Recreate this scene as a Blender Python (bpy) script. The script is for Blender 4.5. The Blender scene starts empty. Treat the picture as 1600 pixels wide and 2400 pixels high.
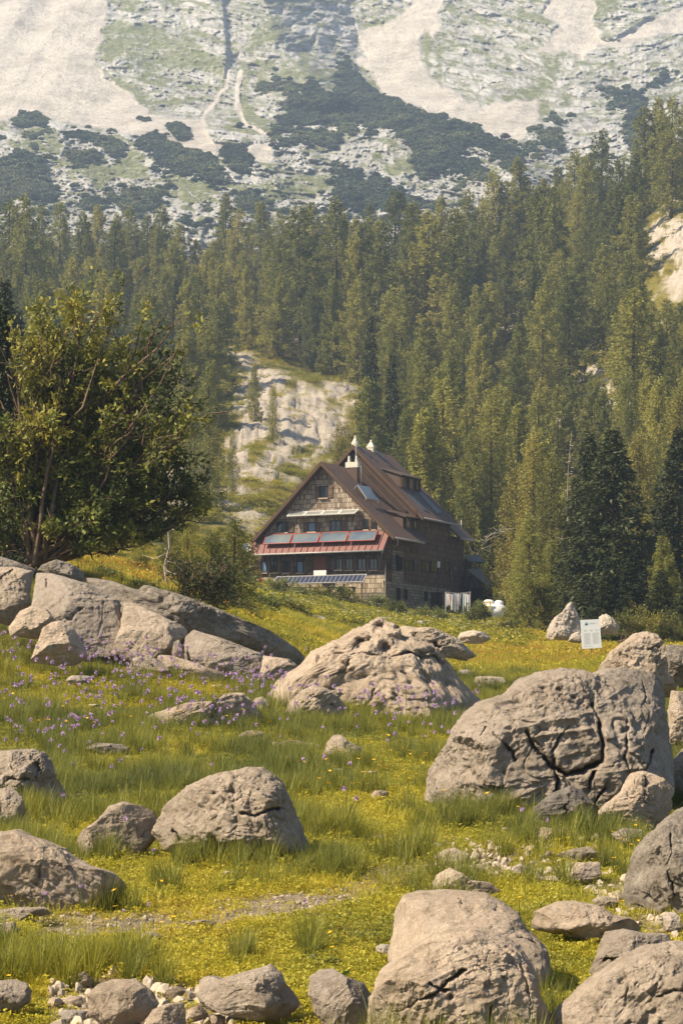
import bpy, bmesh, math, random
import numpy as np
from mathutils import Vector
R = math.radians
scene = bpy.context.scene
random.seed(7); RNG = np.random.default_rng(7)

# ---------------------------------------------------------------- camera, sky, sun, exposure
FPX = 5000.0; HZ = 1650.0                      # focal length and horizon row in photo pixels
cam_d = bpy.data.cameras.new('camera'); cam = bpy.data.objects.new('camera', cam_d)
scene.collection.objects.link(cam); scene.camera = cam
cam.location = (0, 0, 0); cam.rotation_euler = (R(90), 0, 0)
cam_d.sensor_width = 36; cam_d.lens = 36 * FPX / 2400; cam_d.shift_y = (HZ - 1200) / 2400
cam_d.clip_start = 0.5; cam_d.clip_end = 6000
SUN = Vector((-1.33, -0.50, 1.42)).normalized()
w = bpy.data.worlds.new('World'); scene.world = w; w.use_nodes = True
nt = w.node_tree; sky = nt.nodes.new('ShaderNodeTexSky'); sky.sky_type = 'NISHITA'; sky.sun_disc = False
sky.sun_elevation = math.asin(SUN.z); sky.sun_rotation = math.atan2(SUN.x, SUN.y)
sky.air_density = 1.0; sky.dust_density = 2.5; sky.altitude = 1400
nt.links.new(sky.outputs[0], nt.nodes['Background'].inputs[0]); nt.nodes['Background'].inputs[1].default_value = 0.084
sd = bpy.data.lights.new('sun', 'SUN'); so = bpy.data.objects.new('sun', sd); scene.collection.objects.link(so)
sd.energy = 5.0; sd.angle = R(0.5); sd.color = (1.0, 0.86, 0.66)
so.rotation_euler = SUN.to_track_quat('Z', 'Y').to_euler()
scene.view_settings.view_transform = 'Standard'; scene.view_settings.look = 'None'
scene.view_settings.gamma = 1; scene.view_settings.use_curve_mapping = False
scene.view_settings.exposure = 1.05
scene.cycles.max_bounces = 6; scene.cycles.diffuse_bounces = 3; scene.cycles.glossy_bounces = 2
scene.cycles.transmission_bounces = 3; scene.cycles.volume_bounces = 0; scene.cycles.transparent_max_bounces = 4

# ---------------------------------------------------------------- helpers
def link(o): scene.collection.objects.link(o); return o
def tag(o, label=None, cat=None, group=None, kind=None):
    if label: o['label'] = label
    if cat: o['category'] = cat
    if group: o['group'] = group
    if kind: o['kind'] = kind
    return o
def empty(name, loc=(0, 0, 0)):
    o = bpy.data.objects.new(name, None); o.location = loc; o.empty_display_size = 0.3; return link(o)
def np_mesh(name, V, F, mat=None, smooth=False, uv=None, attrs=None):
    """V (n,3); F (m,k) array of equal sided faces."""
    V = np.asarray(V, np.float32); F = np.asarray(F, np.int32)
    me = bpy.data.meshes.new(name); n, k = F.shape
    me.vertices.add(len(V)); me.vertices.foreach_set('co', V.ravel())
    me.loops.add(n * k); me.loops.foreach_set('vertex_index', F.ravel())
    me.polygons.add(n); me.polygons.foreach_set('loop_start', np.arange(0, n * k, k, dtype=np.int32))
    try: me.polygons.foreach_set('loop_total', np.full(n, k, np.int32))
    except Exception: pass
    me.polygons.foreach_set('use_smooth', np.full(n, smooth))
    me.update(calc_edges=True)
    if uv is not None:
        l = me.uv_layers.new(name='UVMap'); l.data.foreach_set('uv', np.asarray(uv, np.float32)[F.ravel()].ravel())
    for an, av in (attrs or {}).items():
        av = np.asarray(av, np.float32)
        if av.ndim == 1:
            a = me.attributes.new(an, 'FLOAT', 'POINT'); a.data.foreach_set('value', av)
        else:
            a = me.attributes.new(an, 'FLOAT_COLOR', 'POINT'); a.data.foreach_set('color', np.c_[av, np.ones(len(av))].astype(np.float32).ravel())
    if mat: me.materials.append(mat)
    return me
def obj(name, me, parent=None, loc=None):
    o = bpy.data.objects.new(name, me); link(o)
    if parent: o.parent = parent
    if loc is not None: o.location = loc
    return o
class MB:
    """collects polygons of any size, with uv"""
    def __init__(s): s.v = []; s.f = []; s.uv = []
    def face(s, pts, uv=None):
        i = len(s.v); s.v += [tuple(p) for p in pts]; s.f.append(list(range(i, i + len(pts))))
        s.uv.append(uv if uv else [(0, 0)] * len(pts))
    def box(s, o, a, b, c, uvs=True):
        """corner o and three edge vectors"""
        o, a, b, c = map(Vector, (o, a, b, c))
        if a.cross(b).dot(c) < 0: a, b = b, a
        la, lb, lc = a.length, b.length, c.length
        P = lambda i, j, k: o + a * i + b * j + c * k
        for q, u, v in (([(0,0,0),(0,1,0),(1,1,0),(1,0,0)], lb, la), ([(0,0,1),(1,0,1),(1,1,1),(0,1,1)], la, lb),
                  ([(0,0,0),(1,0,0),(1,0,1),(0,0,1)], la, lc), ([(0,1,0),(0,1,1),(1,1,1),(1,1,0)], lc, la),
                  ([(0,0,0),(0,0,1),(0,1,1),(0,1,0)], lc, lb), ([(1,0,0),(1,1,0),(1,1,1),(1,0,1)], lb, lc)):
            s.face([P(*x) for x in q], [(0, 0), (u, 0), (u, v), (0, v)])
    def tube(s, pts, r, n=6, cap=True):
        pts = [Vector(p) for p in pts]
        if not hasattr(r, '__len__'): r = [r] * len(pts)
        rings = []
        for i, p in enumerate(pts):
            d = (pts[min(i + 1, len(pts) - 1)] - pts[max(i - 1, 0)]).normalized()
            x = d.orthogonal().normalized() if abs(d.z) < .9 else d.cross(Vector((0, 1, 0))).normalized()
            y = d.cross(x)
            rings.append([p + (x * math.cos(6.2832 * k / n) + y * math.sin(6.2832 * k / n)) * r[i] for k in range(n)])
        b = len(s.v)
        for rg in rings: s.v += [tuple(q) for q in rg]
        for i in range(len(pts) - 1):
            for k in range(n):
                k2 = (k + 1) % n
                s.f.append([b + i * n + k, b + i * n + k2, b + (i + 1) * n + k2, b + (i + 1) * n + k]); s.uv.append([(0, 0)] * 4)
        if cap:
            s.f.append([b + k for k in range(n)][::-1]); s.uv.append([(0, 0)] * n)
            s.f.append([b + (len(pts) - 1) * n + k for k in range(n)]); s.uv.append([(0, 0)] * n)
    def build(s, name, mat, parent=None, smooth=False, loc=None):
        me = bpy.data.meshes.new(name); me.from_pydata(s.v, [], s.f)
        l = me.uv_layers.new(name='UVMap')
        flat = [c for u in s.uv for q in u for c in q]; l.data.foreach_set('uv', flat)
        me.materials.append(mat)
        if smooth: me.polygons.foreach_set('use_smooth', [True] * len(me.polygons))
        me.update(); return obj(name, me, parent, loc)
def _h(ix, iy, iz, s):
    h = (ix.astype(np.uint32) * np.uint32(374761393) + iy.astype(np.uint32) * np.uint32(668265263)
         + iz.astype(np.uint32) * np.uint32(2147483647) + np.uint32((s * 144269504) & 0xffffffff))
    h = (h ^ (h >> np.uint32(13))) * np.uint32(1274126177); h ^= (h >> np.uint32(16)); h *= np.uint32(2246822519); h ^= h >> np.uint32(13)
    return (h & np.uint32(0xffffff)).astype(np.float32) / 16777215.0
def vn(P, s=0):
    """value noise -1..1"""
    P = np.asarray(P, np.float32); f = np.floor(P); i = f.astype(np.int64) + 100000; t = P - f; t = t * t * (3 - 2 * t)
    x, y, z = i[:, 0], i[:, 1], i[:, 2]; a, b, c = t[:, 0], t[:, 1], t[:, 2]
    r = 0
    for dx in (0, 1):
        for dy in (0, 1):
            for dz in (0, 1):
                r = r + _h(x + dx, y + dy, z + dz, s) * (a if dx else 1 - a) * (b if dy else 1 - b) * (c if dz else 1 - c)
    return r * 2 - 1
def fbm(P, o=4, s=0, g=.5, lac=2.03):
    P = np.asarray(P, np.float32); r = 0; A = 1; T = 0
    for k in range(o): r = r + vn(P * lac ** k + k * 17.3, s + k) * A; T += A; A *= g
    return r / T
def ridged(P, o=4, s=0, g=.5):
    P = np.asarray(P, np.float32); r = 0; A = 1; T = 0
    for k in range(o): r = r + (1 - np.abs(vn(P * 2.1 ** k + k * 9.1, s + k))) * A; T += A; A *= g
    return r / T
def cells(P, s=0):
    """worley: F1, F2, id of nearest"""
    P = np.asarray(P, np.float32); f = np.floor(P).astype(np.int64); n = len(P)
    F1 = np.full(n, 9., np.float32); F2 = F1.copy(); ID = np.zeros(n, np.float32)
    for dx in (-1, 0, 1):
        for dy in (-1, 0, 1):
            for dz in (-1, 0, 1):
                c = f + (dx, dy, dz); q = c + 100000
                p = np.stack([_h(q[:, 0], q[:, 1], q[:, 2], s + j) for j in (1, 2, 3)], 1) + c
                d = np.sqrt(((P - p) ** 2).sum(1)); idn = _h(q[:, 0], q[:, 1], q[:, 2], s + 4)
                m = d < F1; F2 = np.where(m, F1, np.minimum(F2, d)); ID = np.where(m, idn, ID); F1 = np.where(m, d, F1)
    return F1, F2, ID
def n2(x, y, z=0.0): return np.stack([x, y, np.zeros_like(x) + z], 1)
def sdist(X, Y, poly):
    """signed distance (inside positive) of points to polygon"""
    P = np.asarray(poly, float); n = len(P); d = np.full(X.shape, 1e9); ins = np.zeros(X.shape, bool)
    for i in range(n):
        ax, ay = P[i]; bx, by = P[(i + 1) % n]; ex, ey = bx - ax, by - ay
        t = np.clip(((X - ax) * ex + (Y - ay) * ey) / (ex * ex + ey * ey + 1e-9), 0, 1)
        d = np.minimum(d, np.hypot(X - ax - t * ex, Y - ay - t * ey))
        c = ((ay > Y) != (by > Y)) & (X < ex * (Y - ay) / (ey + (1e-9 if ey >= 0 else -1e-9)) + ax); ins ^= c
    return np.where(ins, d, -d)
def ldist(X, Y, pts):
    d = np.full(X.shape, 1e9)
    for (ax, ay), (bx, by) in zip(pts[:-1], pts[1:]):
        ex, ey = bx - ax, by - ay; t = np.clip(((X - ax) * ex + (Y - ay) * ey) / (ex * ex + ey * ey + 1e-9), 0, 1)
        d = np.minimum(d, np.hypot(X - ax - t * ex, Y - ay - t * ey))
    return d
def sstep(a, b, x): t = np.clip((x - a) / (b - a), 0, 1); return t * t * (3 - 2 * t)

# node material helper
class M:
    def __init__(s, name):
        s.m = bpy.data.materials.new(name); s.m.use_nodes = True; s.t = s.m.node_tree; s.N = s.t.nodes
        s.b = s.N['Principled BSDF']; s.out = s.N['Material Output']; s.b.inputs['Roughness'].default_value = .85
        s.b.inputs['Specular IOR Level'].default_value = .25
    def n(s, typ, **kw):
        x = s.N.new(typ)
        for k, v in kw.items():
            if k.startswith('_'): setattr(x, k[1:], v)
            else:
                kk = int(k[1:]) if k[0] == 'i' and k[1:].isdigit() else k.replace('__', ' ')
                if hasattr(v, 'is_output') and v.is_output: s.t.links.new(v, x.inputs[kk])
                else: x.inputs[kk].default_value = v
        return x
    def l(s, a, b): s.t.links.new(a, b)
    def coord(s, w='Object'): return s.n('ShaderNodeTexCoord').outputs[w]
    def noise(s, vec, scale, detail=5, rough=.55, dist=0):
        return s.n('ShaderNodeTexNoise', Vector=vec, Scale=scale, Detail=detail, Roughness=rough, Distortion=dist).outputs['Fac']
    def ramp(s, fac, stops):
        x = s.n('ShaderNodeValToRGB'); s.l(fac, x.inputs[0]); e = x.color_ramp.elements
        while len(e) < len(stops): e.new(.5)
        for el, (p, c) in zip(e, stops):
            el.position = p; el.color = (c[0], c[1], c[2], 1) if hasattr(c, '__len__') else (c, c, c, 1)
        return x.outputs[0]
    def mix(s, fac, a, b, mode='MIX'):
        x = s.n('ShaderNodeMix', _data_type='RGBA', _blend_type=mode)
        for i, v in ((0, fac), (6, a), (7, b)):
            if hasattr(v, 'is_output'): s.l(v, x.inputs[i])
            else: x.inputs[i].default_value = v if i == 0 else (v[0], v[1], v[2], 1)
        return x.outputs[2]
    def math(s, op, a, b=0.0, c=None, clamp=False):
        x = s.n('ShaderNodeMath', _operation=op, _use_clamp=clamp)
        for i, v in enumerate((a, b, c)):
            if v is None: continue
            if hasattr(v, 'is_output'): s.l(v, x.inputs[i])
            else: x.inputs[i].default_value = v
        return x.outputs[0]
    def bump(s, h, strength=.5, dist=.02, nrm=None):
        x = s.n('ShaderNodeBump', Height=h, Strength=strength, Distance=dist)
        if nrm: s.l(nrm, x.inputs['Normal'])
        return x.outputs[0]
    def col(s, c):
        if hasattr(c, 'is_output'): s.l(c, s.b.inputs['Base Color'])
        else: s.b.inputs['Base Color'].default_value = (c[0], c[1], c[2], 1)
        return s
    def nrm(s, x): s.l(x, s.b.inputs['Normal']); return s
    def transl(s, col, fac):
        tr = s.n('ShaderNodeBsdfTranslucent'); s.l(col, tr.inputs[0]); mx = s.n('ShaderNodeMixShader'); mx.inputs[0].default_value = fac
        s.l(s.b.outputs[0], mx.inputs[1]); s.l(tr.outputs[0], mx.inputs[2]); s.l(mx.outputs[0], s.out.inputs[0]); return s
def simple(name, c, rough=.8, var=.15, scale=4., spec=.25, metal=0., bump=0.):
    m = M(name); v = m.noise(m.coord(), scale)
    f = m.ramp(v, [(.3, 1 - var), (.7, 1 + var)])
    m.col(m.mix(1.0, c, f, 'MULTIPLY')); m.b.inputs['Roughness'].default_value = rough
    m.b.inputs['Specular IOR Level'].default_value = spec; m.b.inputs['Metallic'].default_value = metal
    if bump: m.nrm(m.bump(v, .5, bump))
    return m.m
def W(px, py, D): return Vector(((px - 800) / FPX * D, D, (HZ - py) / FPX * D))

# ---------------------------------------------------------------- ground height field
COLS = np.array([-1500, -300, 0, 250, 450, 620, 800, 1000, 1200, 1400, 1600, 1900, 3000.])
DROW = np.array([7, 10, 13, 16, 22, 27, 34, 43, 50, 56, 62, 72, 90, 110, 130, 150, 170, 188, 205, 240, 300, 400, 500, 580, 640, 720.])
PYT = [  # rows by distance, columns as COLS: photo row where that piece of ground shows
 [3040]*13, [2625]*13, [2400]*13, [2210]*13,
 [2020,2020,2020,2015,2010,2005,2000,2000,2005,2010,2010,2010,2010],
 [1905,1905,1905,1905,1905,1905,1900,1900,1905,1915,1920,1920,1920],
 [1800,1800,1800,1800,1800,1800,1800,1810,1830,1840,1840,1840,1840],
 [1680,1680,1680,1680,1685,1690,1700,1710,1730,1740,1740,1740,1740],
 [1560,1560,1565,1580,1600,1630,1650,1665,1690,1700,1690,1690,1690],
 [1470,1470,1490,1530,1575,1600,1620,1635,1655,1660,1650,1640,1640],
 [1400,1400,1420,1455,1520,1570,1592,1608,1630,1635,1620,1610,1610],
 [1330,1330,1345,1375,1430,1500,1558,1580,1598,1600,1590,1580,1580],
 [1300,1300,1305,1330,1385,1450,1520,1545,1558,1555,1545,1530,1530],
 [1290,1290,1295,1312,1360,1430,1485,1515,1530,1525,1515,1500,1500],
 [1285,1285,1290,1305,1345,1415,1460,1485,1503,1505,1495,1480,1480],
 [1280,1280,1285,1298,1330,1402,1440,1470,1486,1485,1475,1460,1460],
 [1275,1275,1280,1290,1315,1388,1425,1458,1472,1462,1445,1430,1430],
 [1265,1265,1270,1280,1300,1372,1412,1440,1456,1435,1405,1390,1380],
 [1250,1250,1255,1260,1270,1310,1400,1415,1415,1390,1350,1340,1320],
 [1170,1170,1180,1190,1190,1190,1300,1340,1330,1280,1220,1200,1180],
 [1050,1050,1060,1070,1065,1040,1080,1150,1140,1080,1000,960,900],
 [860,860,865,870,880,865,900,930,890,790,640,560,480],
 [720,720,725,730,740,735,735,725,680,590,440,360,300],
 [640,640,645,650,660,655,640,620,580,490,360,280,200],
 [640,640,645,655,665,660,645,620,580,490,370,300,220],
 [760,760,760,770,770,770,760,740,700,640,580,520,440]]
_Z = (HZ - np.array(PYT, float)) / FPX * DROW[:, None]
_ld = np.linspace(math.log(DROW[0]), math.log(DROW[-1]), 420); _pc = np.linspace(-1500, 3000, 450)
_a = np.stack([np.interp(_ld, np.log(DROW), _Z[:, j]) for j in range(len(COLS))], 1)
_G = np.stack([np.interp(_pc, COLS, _a[i]) for i in range(len(_ld))], 0)
def _sm(A, r, ax):
    k = np.exp(-np.linspace(-2, 2, 2 * r + 1) ** 2); k /= k.sum()
    pad = [(0, 0), (0, 0)]; pad[ax] = (r, r); B = np.pad(A, pad, mode='edge')
    return np.apply_along_axis(lambda q: np.convolve(q, k, 'valid'), ax, B)
_G = _sm(_sm(_G, 5, 0), 9, 1)
def gz(x, y):
    """ground height, arrays"""
    x = np.atleast_1d(np.asarray(x, float)); y = np.maximum(np.atleast_1d(np.asarray(y, float)), 7.0)
    c = np.clip((800 + FPX * x / y + 1500) / 4500 * 449, 0, 448.999); r = np.clip((np.log(y) - _ld[0]) / (_ld[-1] - _ld[0]) * 419, 0, 418.999)
    ci = c.astype(int); ri = r.astype(int); a = c - ci; b = r - ri
    z = (_G[ri, ci] * (1 - a) + _G[ri, ci + 1] * a) * (1 - b) + (_G[ri + 1, ci] * (1 - a) + _G[ri + 1, ci + 1] * a) * b
    z = z + fbm(n2(x / 2.2, y / 2.2), 3, 5) * .10 + fbm(n2(x / 14, y / 14), 2, 8) * .25 * sstep(50, 120, y)
    far = sstep(215, 300, y)
    z = z + far * (fbm(n2(x / 22, y / 22), 4, 31) * 3.0 + (ridged(n2(x / 7, y / 7), 3, 12) - .6) * 2.0)
    return z
def gz1(x, y): return float(gz([x], [y])[0])
_DD = np.exp(np.linspace(math.log(9), math.log(600), 900))
def gdist(px, py):
    """distance at which the ground line of column px reaches row py"""
    g = HZ - FPX * gz((px - 800) / FPX * _DD, _DD) / _DD
    i = np.argmax(g <= py); return float(_DD[i])

# region masks laid out on the ground (coordinates: bearing column and projected row of the ground point)
PATH = [(1160, 2025), (1040, 2040), (900, 2062), (760, 2100), (640, 2125), (480, 2150), (300, 2168), (100, 2172)]
def gmask(x, y, z):
    px = 800 + FPX * x / y; py = HZ - FPX * z / y
    nx = fbm(n2(x * 1.7, y * 1.7), 3, 3) * 26
    path = 1 - sstep(16, 40, ldist(px + nx, (py + nx * .5), PATH) + 0 * px)
    path = path * (.85 + .15 * sstep(-.3, .15, fbm(n2(x * .9, y * .5), 3, 14)))
    peb = sstep(-14, 8, sdist(px + nx, py + nx * .6, [(120, 2310), (260, 2290), (420, 2300), (520, 2330), (560, 2372), (560, 2440), (100, 2440)]))
    peb = np.maximum(peb, .8 * sstep(-10, 10, sdist(px + nx, py + nx, [(1350, 2090), (1480, 2060), (1560, 2110), (1600, 2200), (1500, 2190), (1400, 2120)])))
    peb = np.maximum(peb, .6 * sstep(-10, 10, sdist(px + nx, py + nx, [(1000, 1990), (1240, 1940), (1440, 1960), (1440, 2040), (1280, 2080), (1020, 2060)])))
    return px, py, path, peb
OUTC = [  # limestone outcrops on the forest slope
 [(560, 1130), (520, 1075), (565, 1000), (560, 930), (590, 870), (640, 858), (700, 890), (760, 925), (830, 955), (800, 1000), (770, 1060), (700, 1100), (640, 1130)],
 [(500, 1260), (530, 1200), (600, 1190), (650, 1215), (600, 1260), (560, 1290)],
 [(1505, 530), (1580, 465), (1700, 440), (1700, 720), (1570, 680), (1510, 610)],
 [(1290, 980), (1340, 965), (1380, 1000), (1400, 1040), (1320, 1040)], [(1250, 1040), (1290, 1030), (1300, 1070), (1260, 1080)],
 [(1470, 1060), (1520, 1045), (1530, 1090), (1480, 1095)], [(1180, 940), (1240, 930), (1260, 970), (1190, 980)], [(760, 900), (830, 880), (850, 930), (790, 935)]]
def outcrop(px, py):
    m = np.zeros_like(px); o1 = fbm(n2(px / 60, py / 40), 4, 501); px = px + o1 * 34; py = py + fbm(n2(px / 50, py / 40), 4, 502) * 26; hole = sstep(.20, .34, fbm(n2(px / 46 + py / 90, py / 17), 4, 503))
    for P in OUTC: m = np.maximum(m, sstep(-14, 10, sdist(px, py, P)))
    return m * (1 - hole)

# ---- ground material
g = M('meadow_soil'); co = g.coord()
big = g.noise(co, .35, 4); fine = g.noise(co, 9, 6, .7); mid = g.noise(co, 1.6, 5, .6)
gc = g.ramp(g.mix(.5, big, fine), [(.3, (.12, .115, .02)), (.5, (.22, .18, .03)), (.7, (.30, .22, .06))])
soil = g.ramp(fine, [(.3, (.30, .215, .12)), (.5, (.47, .36, .23)), (.75, (.58, .47, .33))])
at = g.n('ShaderNodeAttribute', _attribute_name='bare').outputs['Fac']
at2 = g.n('ShaderNodeAttribute', _attribute_name='rock').outputs['Fac']
rk = g.ramp(g.noise(co, .9, 8, .7), [(.3, (.22, .18, .12)), (.42, (.46, .39, .30)), (.7, (.62, .54, .43))])
g.col(g.mix(at2, g.mix(at, gc, soil), rk))
g.nrm(g.bump(g.noise(co, .7, 9, .75), 1.0, .9, g.bump(fine, .8, .06)))
GROUND = g.m
cols = np.concatenate([np.linspace(-1500, -220, 40), np.linspace(-210, 1810, 470), np.linspace(1830, 3000, 40)])
rows = np.exp(np.linspace(math.log(7.2), math.log(715), 620))
PX, DD = np.meshgrid(cols, rows); X = ((PX - 800) / FPX * DD).ravel(); Y = DD.ravel(); Z = gz(X, Y)
px, py, mp, mb = gmask(X, Y, Z)
oc = outcrop(px, py) * sstep(215, 235, Y)
oc = np.maximum(oc, sstep(.18, .42, fbm(n2(X / 6, Y / 6), 4, 55)) * sstep(220, 240, Y))
# karst relief on the outcrops
F1, F2, ID = cells(n2(X / 2.6 + Z / 5, Y / 9, Z / 4.2), 3)
Z = Z + oc * ((ID - .5) * .30 - np.exp(-((F2 - F1) / .07) ** 2) * .55 + (ridged(n2(X / 1.6, Y / 6, Z / 2.2), 3, 77) - .6) * .55 + (ridged(n2(X / 5, Y / 11, Z / 3), 2, 78) - .6) * 1.2)
Z = Z - mp * .02 + (np.maximum(mp, mb)) * fbm(n2(X * 6, Y * 6), 2, 9) * .015
r_, c_ = len(rows), len(cols)
ii = np.arange(r_ * c_).reshape(r_, c_); F = np.stack([ii[:-1, :-1], ii[:-1, 1:], ii[1:, 1:], ii[1:, :-1]], -1).reshape(-1, 4)
me = np_mesh('ground', np.stack([X, Y, Z], 1), F, GROUND, True, attrs={'bare': np.maximum(mp, mb), 'rock': oc})
tag(obj('ground', me), kind='structure')
GX, GY, GZv = X, Y, Z
# ---------------------------------------------------------------- mountain
def c1(*p): return [(x * .5102, y * .5102) for x, y in p]
def c2(*p): return [(800 + x * .5102, y * .5102) for x, y in p]
SCREE = [
 [(-400,-200),(258,-200),(252,20),(230,110),(224,150),(240,182),(300,215),(345,262),(385,280),(470,276),(500,330),(560,340),(640,330),(636,380),(480,360),(330,320),(200,295),(100,275),(0,285),(-400,290)],
 c2((30,120),(90,150),(250,90),(400,-60),(480,-60),(430,80),(460,110),(430,180),(400,140),(360,190),(370,260),(400,330),(440,370),(560,440),(640,500),(720,465),(910,460),(900,540),(840,620),(770,655),(690,645),(620,590),(540,560),(430,530),(360,500),(230,470),(190,420),(150,350),(95,300),(20,262),(110,265),(100,200)),
 c2((920,60),(1000,-60),(1170,-60),(1150,100),(1200,180),(1260,180),(1400,90),(1540,45),(1900,-20),(1900,100),(1568,140),(1400,165),(1300,215),(1170,205),(1100,265),(1030,240),(900,235),(960,190),(990,120))]
GULLY = [[(536,150),(530,200),(505,240),(465,285)], [(566,168),(556,200),(560,260),(575,290),(630,318)]]
PINE = [c1(*p) for p in [
 [(50,550),(90,525),(150,520),(215,555),(200,580),(80,590)], [(310,630),(400,612),(460,640),(510,640),(560,680),(565,705),(480,690),(430,650),(330,640)],
 [(320,710),(400,705),(430,720),(480,740),(400,750),(340,745)], [(-100,760),(0,740),(100,720),(190,735),(210,800),(170,820),(250,900),(230,940),(100,900),(0,960),(-100,960)],
 [(650,650),(690,615),(745,625),(720,690),(680,690)], [(780,570),(870,575),(870,640),(800,640)], [(115,630),(150,622),(185,640),(150,655)],
 [(720,680),(760,650),(850,690),(960,730),(1000,790),(1040,830),(1020,860),(930,820),(850,800),(760,780),(730,730)],
 [(1030,690),(1090,685),(1150,730),(1130,800),(1080,790),(1040,730)], [(1250,365),(1320,370),(1380,420),(1390,470),(1340,470),(1300,400)],
 [(1395,400),(1440,385),(1500,430),(1568,500),(1568,560),(1400,580),(1310,560),(1310,500),(1390,480)], [(1300,680),(1400,615),(1568,615),(1568,640),(1500,675),(1400,645)],
 [(1090,900),(1150,890),(1200,940),(1190,990),(1120,960)], [(500,900),(560,905),(700,880),(760,890),(740,930),(600,950)], [(640,545),(670,545),(668,560),(645,560)], [(1200,400),(1260,398),(1265,415),(1205,418)],
 [(1260,585),(1330,590),(1320,610),(1265,605)], [(560,930),(660,900),(700,960),(600,985)], [(380,930),(460,920),(470,960),(390,970)]]]
PINE += [c2(*p) for p in [
 [(-10,530),(90,480),(180,460),(240,470),(340,510),(430,540),(540,570),(620,600),(700,650),(780,680),(835,730),(790,790),(720,730),(660,680),(560,650),(540,700),(600,760),(700,830),(620,830),(500,790),(440,800),(360,810),(340,700),(300,640),(220,590),(120,590),(0,620)],
 [(500,560),(600,570),(640,610),(560,590)], [(680,645),(770,650),(830,720),(760,690)], [(900,590),(960,610),(1010,690),(950,680),(910,630)],
 [(1300,470),(1340,440),(1400,460),(1380,540),(1390,620),(1340,690),(1320,620),(1290,590),(1340,560),(1310,520)], [(830,690),(860,665),(900,690),(870,700)],
 [(950,550),(1040,555),(1040,570),(960,570)], [(-20,790),(60,780),(100,820),(200,850),(260,900),(400,960),(0,960)], [(1180,400),(1300,440),(1280,450),(1190,415)], [(1400,400),(1500,345),(1520,350),(1430,410)], [(1240,470),(1290,460),(1300,485),(1250,490)], [(-20,280),(60,330),(110,400),(200,450),(120,470),(60,500),(-20,500)]]]
GREEN = [c1(*p) for p in [
 [(450,110),(560,90),(640,110),(720,150),(790,170),(890,180),(960,260),(1030,310),(1020,350),(900,320),(720,330),(690,350),(640,290),(560,230),(520,290),(450,240)],
 [(270,740),(500,760),(640,700),(680,830),(540,800),(440,880),(380,810)], [(1220,830),(1568,780),(1568,870),(1200,920)],
 [(1110,270),(1200,270),(1400,280),(1500,350),(1600,430),(1480,420),(1380,400),(1240,340),(1150,300),(1130,450),(1250,600),(1200,610),(1110,560),(1090,430)],
 [(450,320),(560,380),(640,400),(700,480),(740,520),(720,525),(620,450),(540,395)], [(1030,320),(1060,300),(1040,420),(1000,480),(990,470)],
 [(100,600),(250,590),(280,700),(120,700)], [(560,690),(640,690),(690,830),(660,830)], [(800,820),(1000,850),(980,940),(840,920)], [(1210,60),(1290,60),(1300,200),(1200,200),(1150,260),(1130,240)]]]
GREEN += [c2(*p) for p in [
 [(360,190),(400,170),(420,200),(400,330),(370,270)], [(440,140),(520,130),(560,150),(500,170)], [(440,160),(470,200),(460,360),(440,360)], [(900,240),(1010,240),(980,400),(860,460),(720,450),(900,380),(940,300)],
 [(1160,0),(1300,0),(1240,60),(1160,90)], [(1200,170),(1400,80),(1280,150)], [(900,480),(940,460),(950,530),(900,530)], [(1000,420),(1040,400),(1060,480),(1010,480)], [(80,100),(250,70),(240,100),(100,140)], [(360,580),(420,560),(440,640),(560,700),(540,720),(380,620)],
 [(0,600),(60,600),(60,640),(0,640)], [(240,720),(340,700),(330,800),(230,800)], [(30,270),(190,380),(195,440),(120,380)]]]
mcols = np.arange(-260, 1864, 2.0); mrows = np.arange(-170, 780, 2.0)
MX, MY = np.meshgrid(mcols, mrows); mx = MX.ravel(); my = MY.ravel()
nA = fbm(n2(mx / 22, my / 14), 4, 61); nB = fbm(n2(mx / 22, my / 14), 4, 71)
qx = mx + nA * 12; qy = my + nB * 9
def pm(polys, soft=4):
    m = np.zeros_like(mx)
    for P in polys:
        P = np.array(P); k = (mx > P[:, 0].min() - 30) & (mx < P[:, 0].max() + 30) & (my > P[:, 1].min() - 30) & (my < P[:, 1].max() + 30)
        if k.any(): m[k] = np.maximum(m[k], sstep(-soft, soft, sdist(qx[k], qy[k], P)))
    return m
scree = pm(SCREE, 5)
for G_ in GULLY: scree = np.maximum(scree, 1 - sstep(3, 6.5, ldist(qx * .5 + mx * .5, qy * .5 + my * .5, G_)))
green = pm(GREEN, 8); pine = pm(PINE, 4); pine *= 1 - sstep(.16, .30, fbm(n2(mx / 13, my / 7), 3, 66))
scree *= 1 - pine
# strata: bands that dip gently to the right on the left cliff, wavy on the right
tilt = np.interp(mx, [200, 600, 900, 1300, 1700], [.13, .16, .10, .16, .08])
s = my - (mx - 400) * tilt + fbm(n2(mx / 150, my / 110), 2, 81) * 16
st = ridged(n2(mx / 150, s / 15), 2, 21); st2 = fbm(n2(mx / 26, s / 5.0), 3, 22); blk = fbm(n2(mx / 9, s / 13), 3, 23)
F1, F2, ID = cells(n2(mx / 16, s / 8), 9); F1d, F2d, IDd = cells(n2(mx / 52 + fbm(n2(mx / 30, my / 30), 2, 6) * .3, s / 21), 39); F1b, F2b, IDb = cells(n2(mx / 6.5, s / 4.2), 19)
rubble = sstep(260, 360, my)
rock = 1 - np.maximum(scree, pine)
gn = sstep(.02, .22, fbm(n2(mx / 34, s / 9), 4, 41) * .9 + green * .42 - .12 + .02 * sstep(300, 500, my) - .1 * (mx < 0))
gn = np.clip(np.maximum(gn, green * sstep(-.25, .15, fbm(n2(mx / 8, s / 4), 3, 43) + .12)), 0, 1) * (1 - scree) * (1 - pine)
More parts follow.
